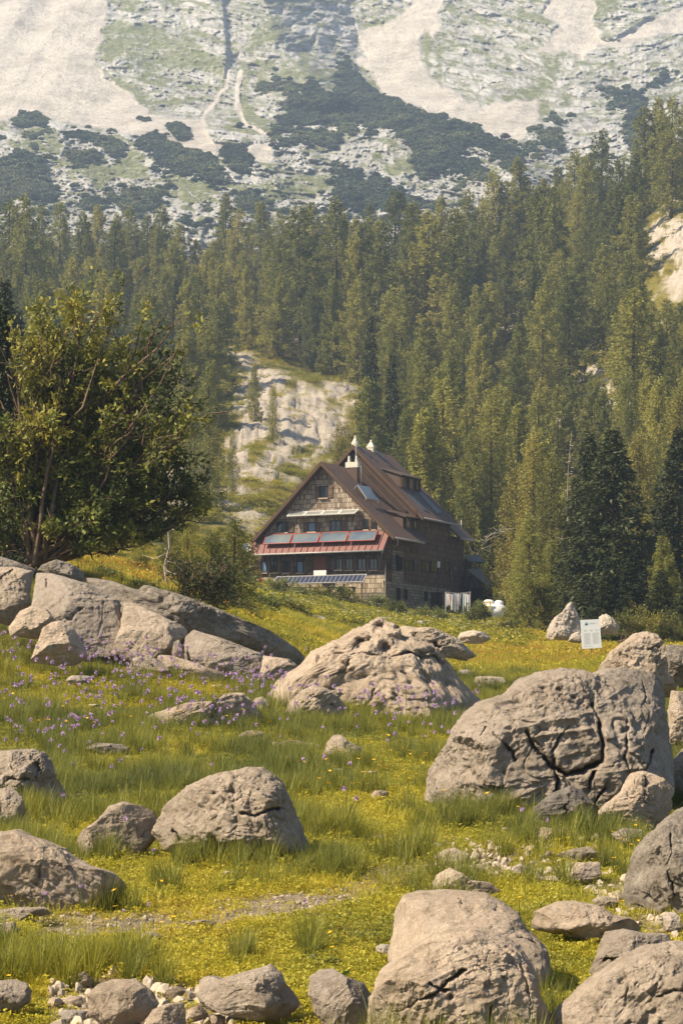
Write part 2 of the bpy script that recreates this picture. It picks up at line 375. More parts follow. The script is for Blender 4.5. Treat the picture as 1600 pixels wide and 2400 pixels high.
ck = np.exp(-((F2d - F1d) / .07) ** 2); lg = sstep(.80, .93, st) * sstep(-.2, .2, fbm(n2(mx / 40, s / 12), 3, 44))  # green of ledges and cracks, crevice shade partly put into this colour
gn = np.clip(np.maximum(gn, np.maximum(ck, lg) * .75 * (1 - .6 * sstep(250, 330, my))) * (1 - scree) * (1 - pine), 0, 1)
# depth of the mountain along the view, metres; relief makes spurs and hollows
D0 = np.interp(my, [-170, 0, 120, 250, 330, 420, 520, 640, 780], [1440, 1330, 1240, 1120, 1010, 930, 850, 780, 720])
D0 = _sm(D0.reshape(MX.shape), 20, 0).ravel()
def spur(lx, wl, wr, amp):     # a rib of rock: rises slowly from the left, falls sharply to the right
    d = mx - lx; return -amp * np.where(d < 0, np.exp(-(d / wl) ** 2), np.exp(-(d / wr) ** 2))
y0 = np.clip(my, -170, 300)
dW = np.interp(my, [-200, 0, 60, 120, 200, 270], [200, 200, 195, 175, 105, 5]); dl = mx - np.interp(my, [-200, 0, 60, 120, 200, 270], [630, 618, 636, 665, 745, 830]) + nA * 14
rel = .66 * (np.clip(dl, 0, dW) * np.exp(-np.clip(dl - dW, 0, None) / 420)) - 40 * np.exp(-(np.clip(-dl, 0, None) / 220) ** 2) * (dl < 0) * sstep(0, 60, dW) - 40 * np.exp(-np.clip(dl, 0, None) / 260) * (dl >= 0) * sstep(0, 60, dW)
rel += spur(np.interp(my, [-200, 0, 160], [515, 518, 532]), 60, 8, 16) * (1 - sstep(120, 170, my))
rel += spur(np.interp(my, [200, 240, 330, 420], [860, 900, 1100, 1230]), 130, 45, 25) * sstep(210, 260, my) * (1 - sstep(440, 520, my))
rel += fbm(n2(mx / 150, my / 110), 3, 91) * 20 * (1 - .75 * scree)
rough = (st - .6) * -4.5 * np.interp(mx, [0, 850, 1000], [1, 1, .0]) + st2 * -2.4 + blk * -1.8 - (ID - .5) * 3.6 - (IDd - .5) * 8 * sstep(0, .2, F2d - F1d) + (ridged(n2(mx / 60, my / 60), 3, 24) - .6) * -7 - (IDb - .5) * .8 + np.exp(-((F2 - F1) / .14) ** 2) * 1.6
rel += rock * rough * (1 - .55 * gn) * (1 + .45 * rubble)
F1c, F2c, IDc = cells(n2(mx / 7, my / 4.5), 29)
boul = sstep(.35, .75, fbm(n2(mx / 40, my / 26), 3, 33) * .5 + np.interp(my, [0, 150, 260, 320], [.2, .38, .55, .9]) - .12)
rel -= scree * boul * np.clip(.42 - F1c, 0, 1) * (IDc > .45) * 5
rel += scree * fbm(n2(mx / 12, my / 18), 3, 37) * .9 + scree * fbm(n2(mx / 60 + my / 90, my / 200), 2, 38) * 10
Dm = D0 + _sm(rel.reshape(MX.shape), 1, 1).ravel()
mV = np.stack([(mx - 800) / FPX * Dm, Dm, (HZ - my) / FPX * Dm], 1)
m = M('mountain_limestone'); co = m.coord()
a_s = m.n('ShaderNodeAttribute', _attribute_name='scree').outputs['Fac']; a_g = m.n('ShaderNodeAttribute', _attribute_name='green').outputs['Fac']
a_p = m.n('ShaderNodeAttribute', _attribute_name='pine').outputs['Fac']; a_r = m.n('ShaderNodeAttribute', _attribute_name='tone').outputs['Fac']
f1 = m.noise(co, .16, 8, .72); f2 = m.noise(co, .035, 5, .6)
rockc = m.ramp(m.math('ADD', m.math('MULTIPLY', f1, .6), m.math('MULTIPLY', a_r, .4)), [(.30, (.15, .15, .13)), (.42, (.36, .35, .315)), (.60, (.56, .545, .50))])
scrc = m.ramp(m.mix(.4, f2, f1), [(.38, (.40, .36, .30)), (.55, (.60, .545, .465))])
grc = m.ramp(f1, [(.35, (.105, .125, .035)), (.65, (.21, .215, .075))])
gf = m.math('MULTIPLY', a_g, m.ramp(m.noise(co, .3, 4, .7), [(.33, .35), (.52, 1.0)]))
m.col(m.mix(a_p, m.mix(a_s, m.mix(gf, rockc, grc), scrc), (.08, .10, .045)))
m.nrm(m.bump(f1, .9, 5.0)); MOUNT = m.m
r_, c_ = MX.shape; ii = np.arange(r_ * c_).reshape(r_, c_); F = np.stack([ii[:-1, :-1], ii[1:, :-1], ii[1:, 1:], ii[:-1, 1:]], -1).reshape(-1, 4)
me = np_mesh('mountain', mV, F, MOUNT, False, attrs={'scree': scree, 'green': gn, 'pine': pine, 'tone': np.clip(.5 + st2 * .35 + (IDd - .5) * .45 + (IDb - .5) * .2, 0, 1)})
me.polygons.foreach_set('use_smooth', np.full(len(me.polygons), True))
tag(obj('mountain', me), kind='structure')

# ---------------------------------------------------------------- instancing of uncountable stuff (geometry nodes on a point mesh)
def scatter(name, pts, rot, scl, idx, sources, label, cat, attrs=None):
    col = bpy.data.collections.new(name + '_kinds')
    for k, me in enumerate(sources):
        o = bpy.data.objects.new('%s_kind_%02d' % (name, k), me); col.objects.link(o)
    pts = np.asarray(pts, np.float32); n = len(pts)
    me = bpy.data.meshes.new(name); me.vertices.add(n); me.vertices.foreach_set('co', pts.ravel())
    for an, ty, fld, av in (('rot', 'FLOAT_VECTOR', 'vector', rot), ('scl', 'FLOAT_VECTOR', 'vector', scl), ('kidx', 'INT', 'value', idx)):
        a = me.attributes.new(an, ty, 'POINT'); a.data.foreach_set(fld, np.asarray(av, np.int32 if ty == 'INT' else np.float32).ravel())
    for an, av in (attrs or {}).items():
        a = me.attributes.new(an, 'FLOAT', 'POINT'); a.data.foreach_set('value', np.asarray(av, np.float32))
    o = obj(name, me); ng = bpy.data.node_groups.new(name, 'GeometryNodeTree')
    ng.interface.new_socket('Geometry', in_out='INPUT', socket_type='NodeSocketGeometry'); ng.interface.new_socket('Geometry', in_out='OUTPUT', socket_type='NodeSocketGeometry')
    N = ng.nodes; L = ng.links; gi = N.new('NodeGroupInput'); go = N.new('NodeGroupOutput')
    ci = N.new('GeometryNodeCollectionInfo'); ci.inputs['Collection'].default_value = col; ci.inputs['Separate Children'].default_value = True; ci.inputs['Reset Children'].default_value = True
    ip = N.new('GeometryNodeInstanceOnPoints'); ip.inputs['Pick Instance'].default_value = True
    def at(nm, ty):
        x = N.new('GeometryNodeInputNamedAttribute'); x.data_type = ty; x.inputs['Name'].default_value = nm; return x.outputs['Attribute']
    L.new(gi.outputs[0], ip.inputs['Points']); L.new(ci.outputs[0], ip.inputs['Instance']); L.new(at('kidx', 'INT'), ip.inputs['Instance Index'])
    er = N.new('FunctionNodeEulerToRotation'); L.new(at('rot', 'FLOAT_VECTOR'), er.inputs[0]); L.new(er.outputs[0], ip.inputs['Rotation'])
    L.new(at('scl', 'FLOAT_VECTOR'), ip.inputs['Scale']); L.new(ip.outputs[0], go.inputs[0])
    md = o.modifiers.new('scatter', 'NODES'); md.node_group = ng
    return tag(o, label, cat, kind='stuff')
def rz(n): return np.stack([np.zeros(n), np.zeros(n), RNG.random(n) * 6.283], 1)
def s3(v): return np.stack([v, v, v], 1)
def leaf_mat(name, stops, trans=.3, attr=None, objrand=True, rough=.6, fine=1.0):
    m = M(name)
    if attr: f = m.n('ShaderNodeAttribute', _attribute_name=attr, _attribute_type='INSTANCER').outputs['Fac']
    else: f = m.n('ShaderNodeObjectInfo').outputs['Random']
    nz = m.noise(m.coord('Object'), fine, 3, .6)
    lf = m.n('ShaderNodeAttribute', _attribute_name='leaf').outputs['Fac']
    if not objrand: f = lf_ = m.n('ShaderNodeAttribute', _attribute_name='leaf').outputs['Fac']
    f2 = m.math('ADD', m.math('MULTIPLY', f, .62), m.math('ADD', m.math('MULTIPLY', nz, .2), m.math('MULTIPLY', lf, .18)))
    c = m.ramp(f2, stops); m.col(c); m.b.inputs['Roughness'].default_value = rough
    m.transl(c, trans); return m.m

# dwarf pine cover on the mountain
def quads(C, A, B, leaf=None):
    """quads from centres and half axes"""
    n = len(C); V = np.stack([C - A - B, C + A - B, C + A + B, C - A + B], 1).reshape(-1, 3); F = np.arange(n * 4).reshape(n, 4)
    L = np.repeat(RNG.random(n) if leaf is None else leaf, 4); return V, F, L
def unit(v): return v / (np.linalg.norm(v, axis=-1, keepdims=True) + 1e-9)
PINEM = leaf_mat('dwarf_pine_needles', [(.2, (.035, .055, .032)), (.45, (.075, .10, .05)), (.75, (.16, .175, .075))], .1, fine=.5, attr='tint')
kinds = []
for k in range(4):
    n = 420; d = unit(RNG.normal(size=(n, 3))); d[:, 2] = np.abs(d[:, 2]); r = (.65 + .4 * RNG.random(n)) * (1 + .35 * fbm(d * 2 + k * 5, 2, k))
    C = d * r[:, None] * np.array([1.0, 1.0, .62]); A = unit(RNG.normal(size=(n, 3))) * .13; B = unit(np.cross(A, RNG.normal(size=(n, 3)))) * .13
    V, F, L = quads(C, A, B); kinds.append(np_mesh('dwarf_pine', V, F, PINEM, attrs={'leaf': L}))
cand = np.where((pine > .5) & (my < 700))[0]; pk = RNG.choice(cand, min(9000, len(cand)), replace=False)
ext = np.where((pine < .4) & (scree < .3) & (my > 290) & (fbm(n2(mx / 30, my / 20), 3, 301) > .22))[0]; pk = np.concatenate([pk, RNG.choice(ext, min(450, len(ext)), replace=False)])
edge = np.where((pm(PINE, 26) > .12) & (pine < .5) & (scree < .6))[0]; pk = np.concatenate([pk, RNG.choice(edge, min(550, len(edge)), replace=False)])
P = mV[pk] + RNG.normal(size=(len(pk), 3)) * .8; n = len(pk); sz = RNG.uniform(1.0, 2.6, n)
scatter('dwarf_pine_thicket', P, rz(n), s3(sz), RNG.integers(0, 4, n), kinds, 'dark dwarf pine thickets covering the foot of the mountain', 'shrubs', {'tint': np.clip(.5 + fbm(P / [14, 30, 9], 3, 99) * 1.1, 0, 1)})
# ---------------------------------------------------------------- the mountain hut
TH = R(25); HD = 185.0
HC = W(903, 1650, HD); EU = Vector((-math.cos(TH), math.sin(TH), 0)); EW = Vector((math.sin(TH), math.cos(TH), 0))
def H(u, w_, z): return HC + EU * u + EW * w_ + Vector((0, 0, z))
def zg(px, py): return 560 + px * .40816, 1000 + py * .40816         # crop measurements -> photo pixels
def FR(p, off=0.0):
    """photo pixel on the plane of the front wall moved out by off -> (u, z)"""
    d = Vector(((p[0] - 800) / FPX, 1, (HZ - p[1]) / FPX)); n = -EW; o = HC + n * off
    t = o.dot(n) / d.dot(n); q = d * t - HC; return q.dot(EU), q.z
def SD(p, off=0.0):
    d = Vector(((p[0] - 800) / FPX, 1, (HZ - p[1]) / FPX)); n = -EU; o = HC + n * off
    t = o.dot(n) / d.dot(n); q = d * t - HC; return q.dot(EW), q.z
def FZ(x, y, off=0.0): return FR(zg(x, y), off)
def SZ(x, y, off=0.0): return SD(zg(x, y), off)
ZB = 7.2                                              # walls go below the ground
hut = empty('mountain_hut', H(0, 0, 9.0))
tag(hut, 'large brown shingled mountain hut with steep roofs, red porch roof and solar panels', 'hut')
HOFF = -hut.location
def hb(mb, name, mat, parent=None, smooth=False):
    """build in world coordinates, stored relative to the hut"""
    mb.v = [tuple(Vector(v) + HOFF) for v in mb.v]
    return mb.build(name, mat, parent or hut, smooth)
# materials
def shingle(name, pal, rot=0.0, rw=.22, rh=.42, dark=1.0):
    m = M(name); uv = m.coord('UV'); mp = m.n('ShaderNodeMapping', Vector=uv); mp.inputs['Rotation'].default_value[2] = rot
    br = m.n('ShaderNodeTexBrick', Vector=mp.outputs[0], _offset=.37, _squash=1)
    for k, v in (('Scale', 1.0), ('Mortar Size', .022), ('Mortar Smooth', .3), ('Brick Width', rw), ('Row Height', rh), ('Bias', 0)): br.inputs[k].default_value = v
    br.inputs['Color1'].default_value = (0, 0, 0, 1); br.inputs['Color2'].default_value = (1, 1, 1, 1); br.inputs['Mortar'].default_value = (.5, .5, .5, 1)
    nz = m.noise(uv, 1.3, 6, .7); fine = m.noise(uv, 9, 4, .7)
    f = m.math('ADD', m.math('MULTIPLY', br.outputs['Color'], .45), m.math('ADD', m.math('MULTIPLY', nz, .45), m.math('MULTIPLY', fine, .25)))
    c = m.ramp(f, [(.25, pal[0]), (.5, pal[1]), (.85, pal[2])])
    c = m.mix(m.math('MULTIPLY', br.outputs['Fac'], .8), c, (.02, .014, .01)); m.col(c)
    m.nrm(m.bump(m.math('ADD', m.math('MULTIPLY', br.outputs['Color'], .4), m.math('MULTIPLY', br.outputs['Fac'], -1.2)), .9, .05)); return m.m
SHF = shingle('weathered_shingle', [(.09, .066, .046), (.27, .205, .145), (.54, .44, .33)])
SHP = shingle('shaded_shingle', [(.035, .022, .014), (.09, .058, .037), (.19, .13, .085)])  # darker copy of the weathered shingle, eave shade put into its colour
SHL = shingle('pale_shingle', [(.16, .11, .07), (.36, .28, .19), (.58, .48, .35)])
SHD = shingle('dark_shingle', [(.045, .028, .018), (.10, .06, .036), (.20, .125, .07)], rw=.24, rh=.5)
SHB = shingle('dark_boards', [(.03, .02, .014), (.06, .038, .026), (.09, .058, .04)], rot=-.78, rw=9, rh=.32)
STN = shingle('rubble_stone', [(.10, .082, .06), (.20, .165, .12), (.32, .27, .2)], rw=.45, rh=.26)
def metal(name, c, c2_, rough=.55, dist=.0):
    m = M(name); nz = m.noise(m.coord(), .8, 5, .65); st_ = m.noise(m.coord(), 6, 4, .6)
    m.col(m.ramp(m.mix(.35, nz, st_), [(.35, c), (.65, c2_)])); m.b.inputs['Roughness'].default_value = rough; m.b.inputs['Specular IOR Level'].default_value = .35
    m.nrm(m.bump(nz, .3, .05)); return m.m
BROWN = metal('brown_sheet_roof', (.075, .044, .029), (.105, .064, .043)); RED = metal('red_sheet_roof', (.165, .055, .040), (.205, .075, .055), .5)
SLATE = metal('slate_sheet_roof', (.035, .042, .045), (.06, .07, .072), .45); TRIM = simple('brown_timber', (.085, .048, .028)); DTRIM = simple('dark_timber', (.028, .018, .012))
SHUT = simple('grey_timber_shutter', (.13, .085, .055), var=.25); SILL = simple('pale_sill', (.42, .32, .22)); GUT = simple('zinc_gutter', (.36, .33, .29), .45, spec=.5)
WHITE = simple('white_paint', (.72, .69, .62), .6, .05); CREAM = simple('cream_render', (.58, .53, .42), .85, .12); REDP = simple('red_paint', (.30, .065, .045), .5, .1)
GLS = M('window_glass'); GLS.col((.006, .008, .010)); GLS.b.inputs['Roughness'].default_value = .08; GLS.b.inputs['Specular IOR Level'].default_value = .5; GLS = GLS.m
BLU = M('sky_blue_blind'); BLU.col((.14, .21, .29)); BLU.b.inputs['Roughness'].default_value = .35; BLU = BLU.m
def pvmat(name, cw, ch, cell, line, mort=.018):
    m = M(name); br = m.n('ShaderNodeTexBrick', Vector=m.coord('UV'), _offset=0, _squash=1)
    for k, v in (('Scale', 1.0), ('Mortar Size', mort), ('Mortar Smooth', .1), ('Brick Width', cw), ('Row Height', ch)): br.inputs[k].default_value = v
    m.col(m.mix(br.outputs['Fac'], cell, line)); m.b.inputs['Roughness'].default_value = .22; m.b.inputs['Specular IOR Level'].default_value = .6; return m.m
PV = pvmat('solar_cells', .42, 2.6, (.03, .036, .06), (.22, .23, .25), .03); PVG = pvmat('grey_solar_cells', .13, .13, (.16, .165, .14), (.34, .34, .30))
COLL = M('collector_glass'); cn = COLL.noise(COLL.coord(), .45, 3); COLL.col(COLL.ramp(cn, [(.35, (.075, .10, .13)), (.65, (.15, .17, .16))])); COLL.b.inputs['Roughness'].default_value = .18; COLL.b.inputs['Specular IOR Level'].default_value = .8; COLL = COLL.m

# front roof: rake plane 0.9 m in front of the gable wall
OV = .9
lu, lz = FR((591, 1267), OV); au, az = FR((752, 1082), OV); ru, rz_ = FR((923, 1258), OV)
GW, _ = FR((597, 1330))                              # width of the gable wall
W1 = 6.8                                             # where the taller building starts
u2r, z2r = (lambda d: d)(FR((991, 1212), -W1)); u2a, z2a = FR((827, 1044), -W1); u2l = 2 * u2a - u2r
W2 = 15.3
def wallpoly(mb, pts, wq, th=.25, uvo=0):
    """wall in a plane w = wq, given (u, z) points counter clockwise seen from the front"""
    n = len(pts); a = [H(u, wq, z) for u, z in pts]; b = [H(u, wq + th, z) for u, z in pts]
    mb.face(a, [(u, z) for u, z in pts]); mb.face(b[::-1], [(u, z) for u, z in pts][::-1])
    for i in range(n):
        j = (i + 1) % n; mb.face([a[j], a[i], b[i], b[j]], [(0, 0), (.3, 0), (.3, .3), (0, .3)])
def sidepoly(mb, pts, uq, th=.25):
    a = [H(uq, w_, z) for w_, z in pts]; b = [H(uq + th, w_, z) for w_, z in pts]; n = len(pts)
    mb.face(a, [(w_, z) for w_, z in pts]); mb.face(b[::-1], [(w_, z) for w_, z in pts][::-1])
    for i in range(n):
        j = (i + 1) % n; mb.face([a[j], a[i], b[i], b[j]], [(0, 0), (.3, 0), (.3, .3), (0, .3)])
sl = (az - rz_) / (au - ru)                          # roof slope
def rz_at(u): return az - abs(u - au) * sl - .22
ZP = FZ(890, 600)[1]                                 # top of the porch roof on the wall
gable = MB(); wallpoly(gable, [(0, ZP), (GW, ZP), (GW, rz_at(GW)), (au, rz_at(au)), (0, rz_at(0))], 0)
hb(gable, 'gable_wall', SHF)
ZM = FZ(840, 845)[1]  # edge of the painted eave shade: dark shingle above, pale below
fw = MB(); wallpoly(fw, [(.05, ZB), (GW - .05, ZB), (GW - .05, ZM), (.05, ZM)], .0); hb(fw, 'pale_shingle_wall', SHL)
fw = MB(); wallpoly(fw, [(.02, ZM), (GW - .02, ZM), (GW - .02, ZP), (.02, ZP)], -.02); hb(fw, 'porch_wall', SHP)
# stone base at the right end of the front
sb_ = MB(); zs = FZ(820, 950)[1]; wallpoly(sb_, [(-.05, ZB), (GW * .55, ZB), (GW * .55, zs), (-.05, zs)], -.06, .2); hb(sb_, 'stone_base', STN)
# side wall
zst = SZ(1000, 905)[1]
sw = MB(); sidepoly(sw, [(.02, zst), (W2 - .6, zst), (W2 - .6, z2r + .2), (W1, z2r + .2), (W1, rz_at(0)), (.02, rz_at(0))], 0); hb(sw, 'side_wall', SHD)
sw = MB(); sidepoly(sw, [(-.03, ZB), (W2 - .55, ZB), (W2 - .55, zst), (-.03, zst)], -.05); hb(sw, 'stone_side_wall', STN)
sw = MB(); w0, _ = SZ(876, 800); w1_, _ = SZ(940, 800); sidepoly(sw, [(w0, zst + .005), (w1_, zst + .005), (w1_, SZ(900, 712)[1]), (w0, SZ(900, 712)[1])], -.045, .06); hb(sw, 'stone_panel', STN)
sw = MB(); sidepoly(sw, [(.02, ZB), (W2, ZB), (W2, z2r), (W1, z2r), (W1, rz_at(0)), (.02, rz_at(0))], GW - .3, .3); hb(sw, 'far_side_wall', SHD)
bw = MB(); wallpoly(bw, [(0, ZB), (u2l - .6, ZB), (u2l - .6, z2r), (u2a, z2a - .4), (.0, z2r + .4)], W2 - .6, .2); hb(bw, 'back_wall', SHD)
uw = MB(); s2 = (z2a - z2r) / (u2a - u2r)
wallpoly(uw, [(u2r + .5, z2r + .25), (u2a, z2a - .25), (u2l - .5, z2r + .25), (u2l - .5, ZB), (GW - .3, ZB), (GW - .3, lz), (.3, lz), (.3, rz_)], W1 + .35, .2) if False else wallpoly(uw, [(0.02, rz_ - .5), (GW - .3, rz_ - .5), (u2l - .7, z2r + .45), (u2a, z2a - .25), (u2r + .75, z2r + .45)], W1 + .4, .2)
hb(uw, 'upper_gable_wall', SHB)
def slab(mb, a, b, c, d, th=.16):
    """roof plane from four corners with thickness downwards, a-b along the eave"""
    up = (Vector(b) - Vector(a)).cross(Vector(d) - Vector(a)).normalized()
    if up.z < 0: up = -up
    A = [Vector(x) for x in (a, b, c, d)]; B = [x - up * th for x in A]; la = (A[1] - A[0]).length; lb = (A[3] - A[0]).length
    q = [(0, 0), (la, 0), (la, lb), (0, lb)]
    if (A[1] - A[0]).cross(A[3] - A[0]).dot(up) < 0: mb.face(A[::-1], q[::-1]); mb.face(B, q)
    else: mb.face(A, q); mb.face(B[::-1], q[::-1])
    for i in range(4):
        j = (i + 1) % 4; mb.face([A[i], B[i], B[j], A[j]])
    return up
def seams(mb, a, b, c, d, n, h=.06, wd=.05):
    """standing seams from the eave line a-b up to d-c"""
    a, b, c, d = map(Vector, (a, b, c, d)); up = (b - a).cross(d - a).normalized()
    if up.z < 0: up = -up
    ex = (b - a).normalized()
    for i in range(n + 1):
        t = min(max(i / n, .004), .996); p = a.lerp(b, t); q = d.lerp(c, t)
        mb.box(p - ex * wd / 2, ex * wd, q - p, up * h)
rf = MB()
slab(rf, H(ru, -OV, rz_), H(ru, W1 + .5, rz_), H(au, W1 + .5, az), H(au, -OV, az))
slab(rf, H(lu, W1 + .5, lz), H(lu, -OV, lz), H(au, -OV, az + .002), H(au, W1 + .5, az + .002))
R1 = hb(rf, 'front_roof', BROWN)
sm = MB(); seams(sm, H(ru, -OV, rz_), H(ru, W1 + .4, rz_), H(au, W1 + .4, az), H(au, -OV, az), 16, .035, .03); hb(sm, 'roof_seam', BROWN, R1)
rf = MB(); rc = MB()
slab(rf, H(u2r, W1, z2r), H(u2r, W2, z2r), H(u2a, W2, z2a), H(u2a, W1, z2a)); slab(rf, H(u2l, W2, z2r), H(u2l, W1, z2r), H(u2a, W1, z2a + .002), H(u2a, W2, z2a + .002))
R2 = hb(rf, 'upper_roof', BROWN)
sm = MB(); seams(sm, H(u2r, W1, z2r), H(u2r, W2 - .02, z2r), H(u2a, W2 - .02, z2a), H(u2a, W1, z2a), 14, .035, .03); hb(sm, 'roof_seam', BROWN, R2)
# rake boards and gutters
def rake(wq, p1, p2, name, mat, dz=.34, th=.07):
    mb = MB(); (ua, za), (ub, zb) = p1, p2
    mb.box(H(ua, wq - th, za - dz), EW * th, H(ub, wq, zb) - H(ua, wq, za), Vector((0, 0, dz + .05))); return hb(mb, name, mat)
for p in (((ru - .02, rz_), (au, az)), ((lu + .02, lz), (au, az))): rake(-OV - .004, p[0], p[1], 'bargeboard', TRIM)
for p in (((u2r - .02, z2r), (u2a, z2a)), ((u2l + .02, z2r), (u2a, z2a))): rake(W1 - .004, p[0], p[1], 'bargeboard', TRIM)
def gutter(a, b, r=.09):
    mb = MB(); mb.tube([a, b], r, 8); return hb(mb, 'gutter', GUT, None, True)
gutter(H(ru - .1, -OV + .05, rz_ - .1), H(ru - .1, W1 - 1.2, rz_ - .1)); gutter(H(u2r - .1, W1 + .05, z2r - .1), H(u2r - .1, W2, z2r - .1))
# red porch roof with seams
tu1, tz1 = FZ(870, 615, .05); tu0 = FZ(88, 655, .05)[0]; bu1, bz1 = FZ(830, 706, 1.3); bu0 = FZ(66, 735, 1.3)[0]
pa, pb, pc, pd = H(bu1, -1.3, bz1), H(bu0, -1.3, bz1), H(tu0, -.03, ZP), H(tu1, -.03, ZP)
pr = MB(); slab(pr, pa, pb, pc, pd, .1); seams(pr, pa, pb, pc, pd, 21, .07, .045); PR = hb(pr, 'porch_roof', RED)
gutter(pa + Vector((0, 0, -.08)) - EW * .06, pb + Vector((0, 0, -.08)) - EW * .06, .08)
# downpipes
def pipe(pts, r=.05): mb = MB(); mb.tube(pts, r, 6); return hb(mb, 'downpipe', GUT, None, True)
pipe([H(bu1 + .1, -1.32, bz1 - .1), H(.1, -.75, bz1 - .7), H(-.06, -.14, bz1 - 1.4), H(-.06, -.14, ZB)])
pipe([H(ru - .1, -.4, rz_ - .1), H(ru - .1, -.3, rz_ - .6), H(-.1, .5, rz_ - 1.1), H(-.1, .5, rz_ - 2.0)])
# windows
def window(x0, x1, y0, y1, shut=(1, 1), pane=None, wall='F', off=0.0, sill=True, sw_=.55, mull=True):
    f = FZ if wall == 'F' else SZ
    a0, zt = f(x0, y0, off); a1, zb = f(x1, y1, off); a0, a1 = sorted((a0, a1))
    P = (lambda a, o, z: H(a, -off - o, z)) if wall == 'F' else (lambda a, o, z: H(-off - o, a, z))
    AX = EU if wall == 'F' else EW; OX = -EW if wall == 'F' else -EU; Zv = Vector((0, 0, 1)); t = .07
    fr = MB(); ww = a1 - a0; hh = zt - zb
    fr.box(P(a0, .0, zb), AX * t, OX * .09, Zv * hh); fr.box(P(a1 - t, .0, zb), AX * t, OX * .09, Zv * hh)
    fr.box(P(a0 + t, .0, zt - t), AX * (ww - 2 * t), OX * .09, Zv * t); fr.box(P(a0 + t, .0, zb), AX * (ww - 2 * t), OX * .09, Zv * t)
    if mull and not pane: fr.box(P(a0 + ww / 2 - .025, .0, zb + t), AX * .05, OX * .07, Zv * (hh - 2 * t))
    wd = hb(fr, 'window', DTRIM)
    pn = MB(); pn.box(P(a0 + .05, .005, zb + .05), AX * (ww - .1), OX * .03, Zv * (hh - .1)); hb(pn, 'pane', pane or GLS, wd)
    if sill:
        sl_ = MB(); sl_.box(P(a0 - .04, .0, zb - .1), AX * (ww + .08), OX * .2, Zv * .095); hb(sl_, 'sill', SILL, wd)
    for k, s_ in enumerate(shut):
        if not s_: continue
        sh = MB(); w_ = min(sw_, ww * .52); o = a0 - w_ - .02 if k == 0 else a1 + .02
        sh.box(P(o, .02, zb), AX * w_, OX * .06, Zv * hh)
        sh.box(P(o + .04, .08, zb + hh * .2), AX * (w_ - .08), OX * .025, Zv * .08); sh.box(P(o + .04, .08, zb + hh * .75), AX * (w_ - .08), OX * .025, Zv * .08)
        hb(sh, 'shutter', SHUT, wd)
    return wd
window(462, 512, 342, 408)
window(218, 282, 548, 606, (1, 0)); window(396, 443, 550, 602, (1, 1), BLU); window(524, 588, 540, 602, (1, 0)); window(718, 745, 532, 590, (1, 1), sw_=.45); window(766, 788, 545, 590, (0, 0))
for x0, x1, pn_, sh in ((128, 163, BLU, (1, 0)), (180, 222, None, (1, 0)), (258, 296, None, (1, 0)), (332, 371, BLU, (1, 0)), (552, 596, None, (1, 1)), (612, 656, None, (1, 0)), (680, 732, None, (1, 0)), (750, 797, None, (1, 0))):
    window(x0, x1, 758 if x0 > 500 else 772, 822 if x0 > 500 else 838, sh, pn_, sw_=.32)
# reddish door panel and white notice below it
def panel(x0, x1, y0, y1, name, mat, off, parent=None, th=.05, wall='F'):
    f = FZ if wall == 'F' else SZ; a0, zt = f(x0, y0, off); a1, zb = f(x1, y1, off); a0, a1 = sorted((a0, a1)); mb = MB()
    if wall == 'F': mb.box(H(a0, -off, zb), EU * (a1 - a0), EW * th, Vector((0, 0, zt - zb)))
    else: mb.box(H(-off, a0, zb), EW * (a1 - a0), EU * th, Vector((0, 0, zt - zb)))
    return hb(mb, name, mat, parent)
dr = panel(428, 500, 745, 824, 'door', simple('red_brown_door', (.19, .07, .04)), .07)
panel(418, 427, 745, 862, 'door_post', TRIM, .1, dr); panel(501, 511, 745, 862, 'door_post', TRIM, .1, dr)
panel(428, 500, 826, 862, 'white_panel', WHITE, .6)
for x in (150, 205, 275, 350, 405, 530): panel(x + 28, x + 34, 742, 850, 'wall_batten', TRIM, .05)
# side windows and doors
for a in ((250 + 600, 876 + 8, 755, 825), (898, 914, 735, 828), (920, 934, 748, 826), (945, 1000, 762, 828), (1045, 1092, 770, 840), (1098, 1136, 770, 840), (1180, 1204, 775, 840)):
    window(a[0], a[1], a[2], a[3], (0, 0), None, 'S', .06 if a[0] in (898, 920) else .0, False)
for a in ((903, 922, 925, 1000), (946, 962, 935, 995), (1062, 1078, 945, 1000), (1125, 1138, 948, 1020), (1100, 1116, 950, 1050), (1143, 1160, 950, 1040)):
    window(a[0], a[1], a[2], a[3], (0, 0), None, 'S', .06, False)
panel(1141, 1153, 772, 810, 'wall_lamp_box', WHITE, .12, None, .1, 'S')
for k in range(9):
    z = zst + .9 + k * .62
    if z < rz_ - 1.9: pass
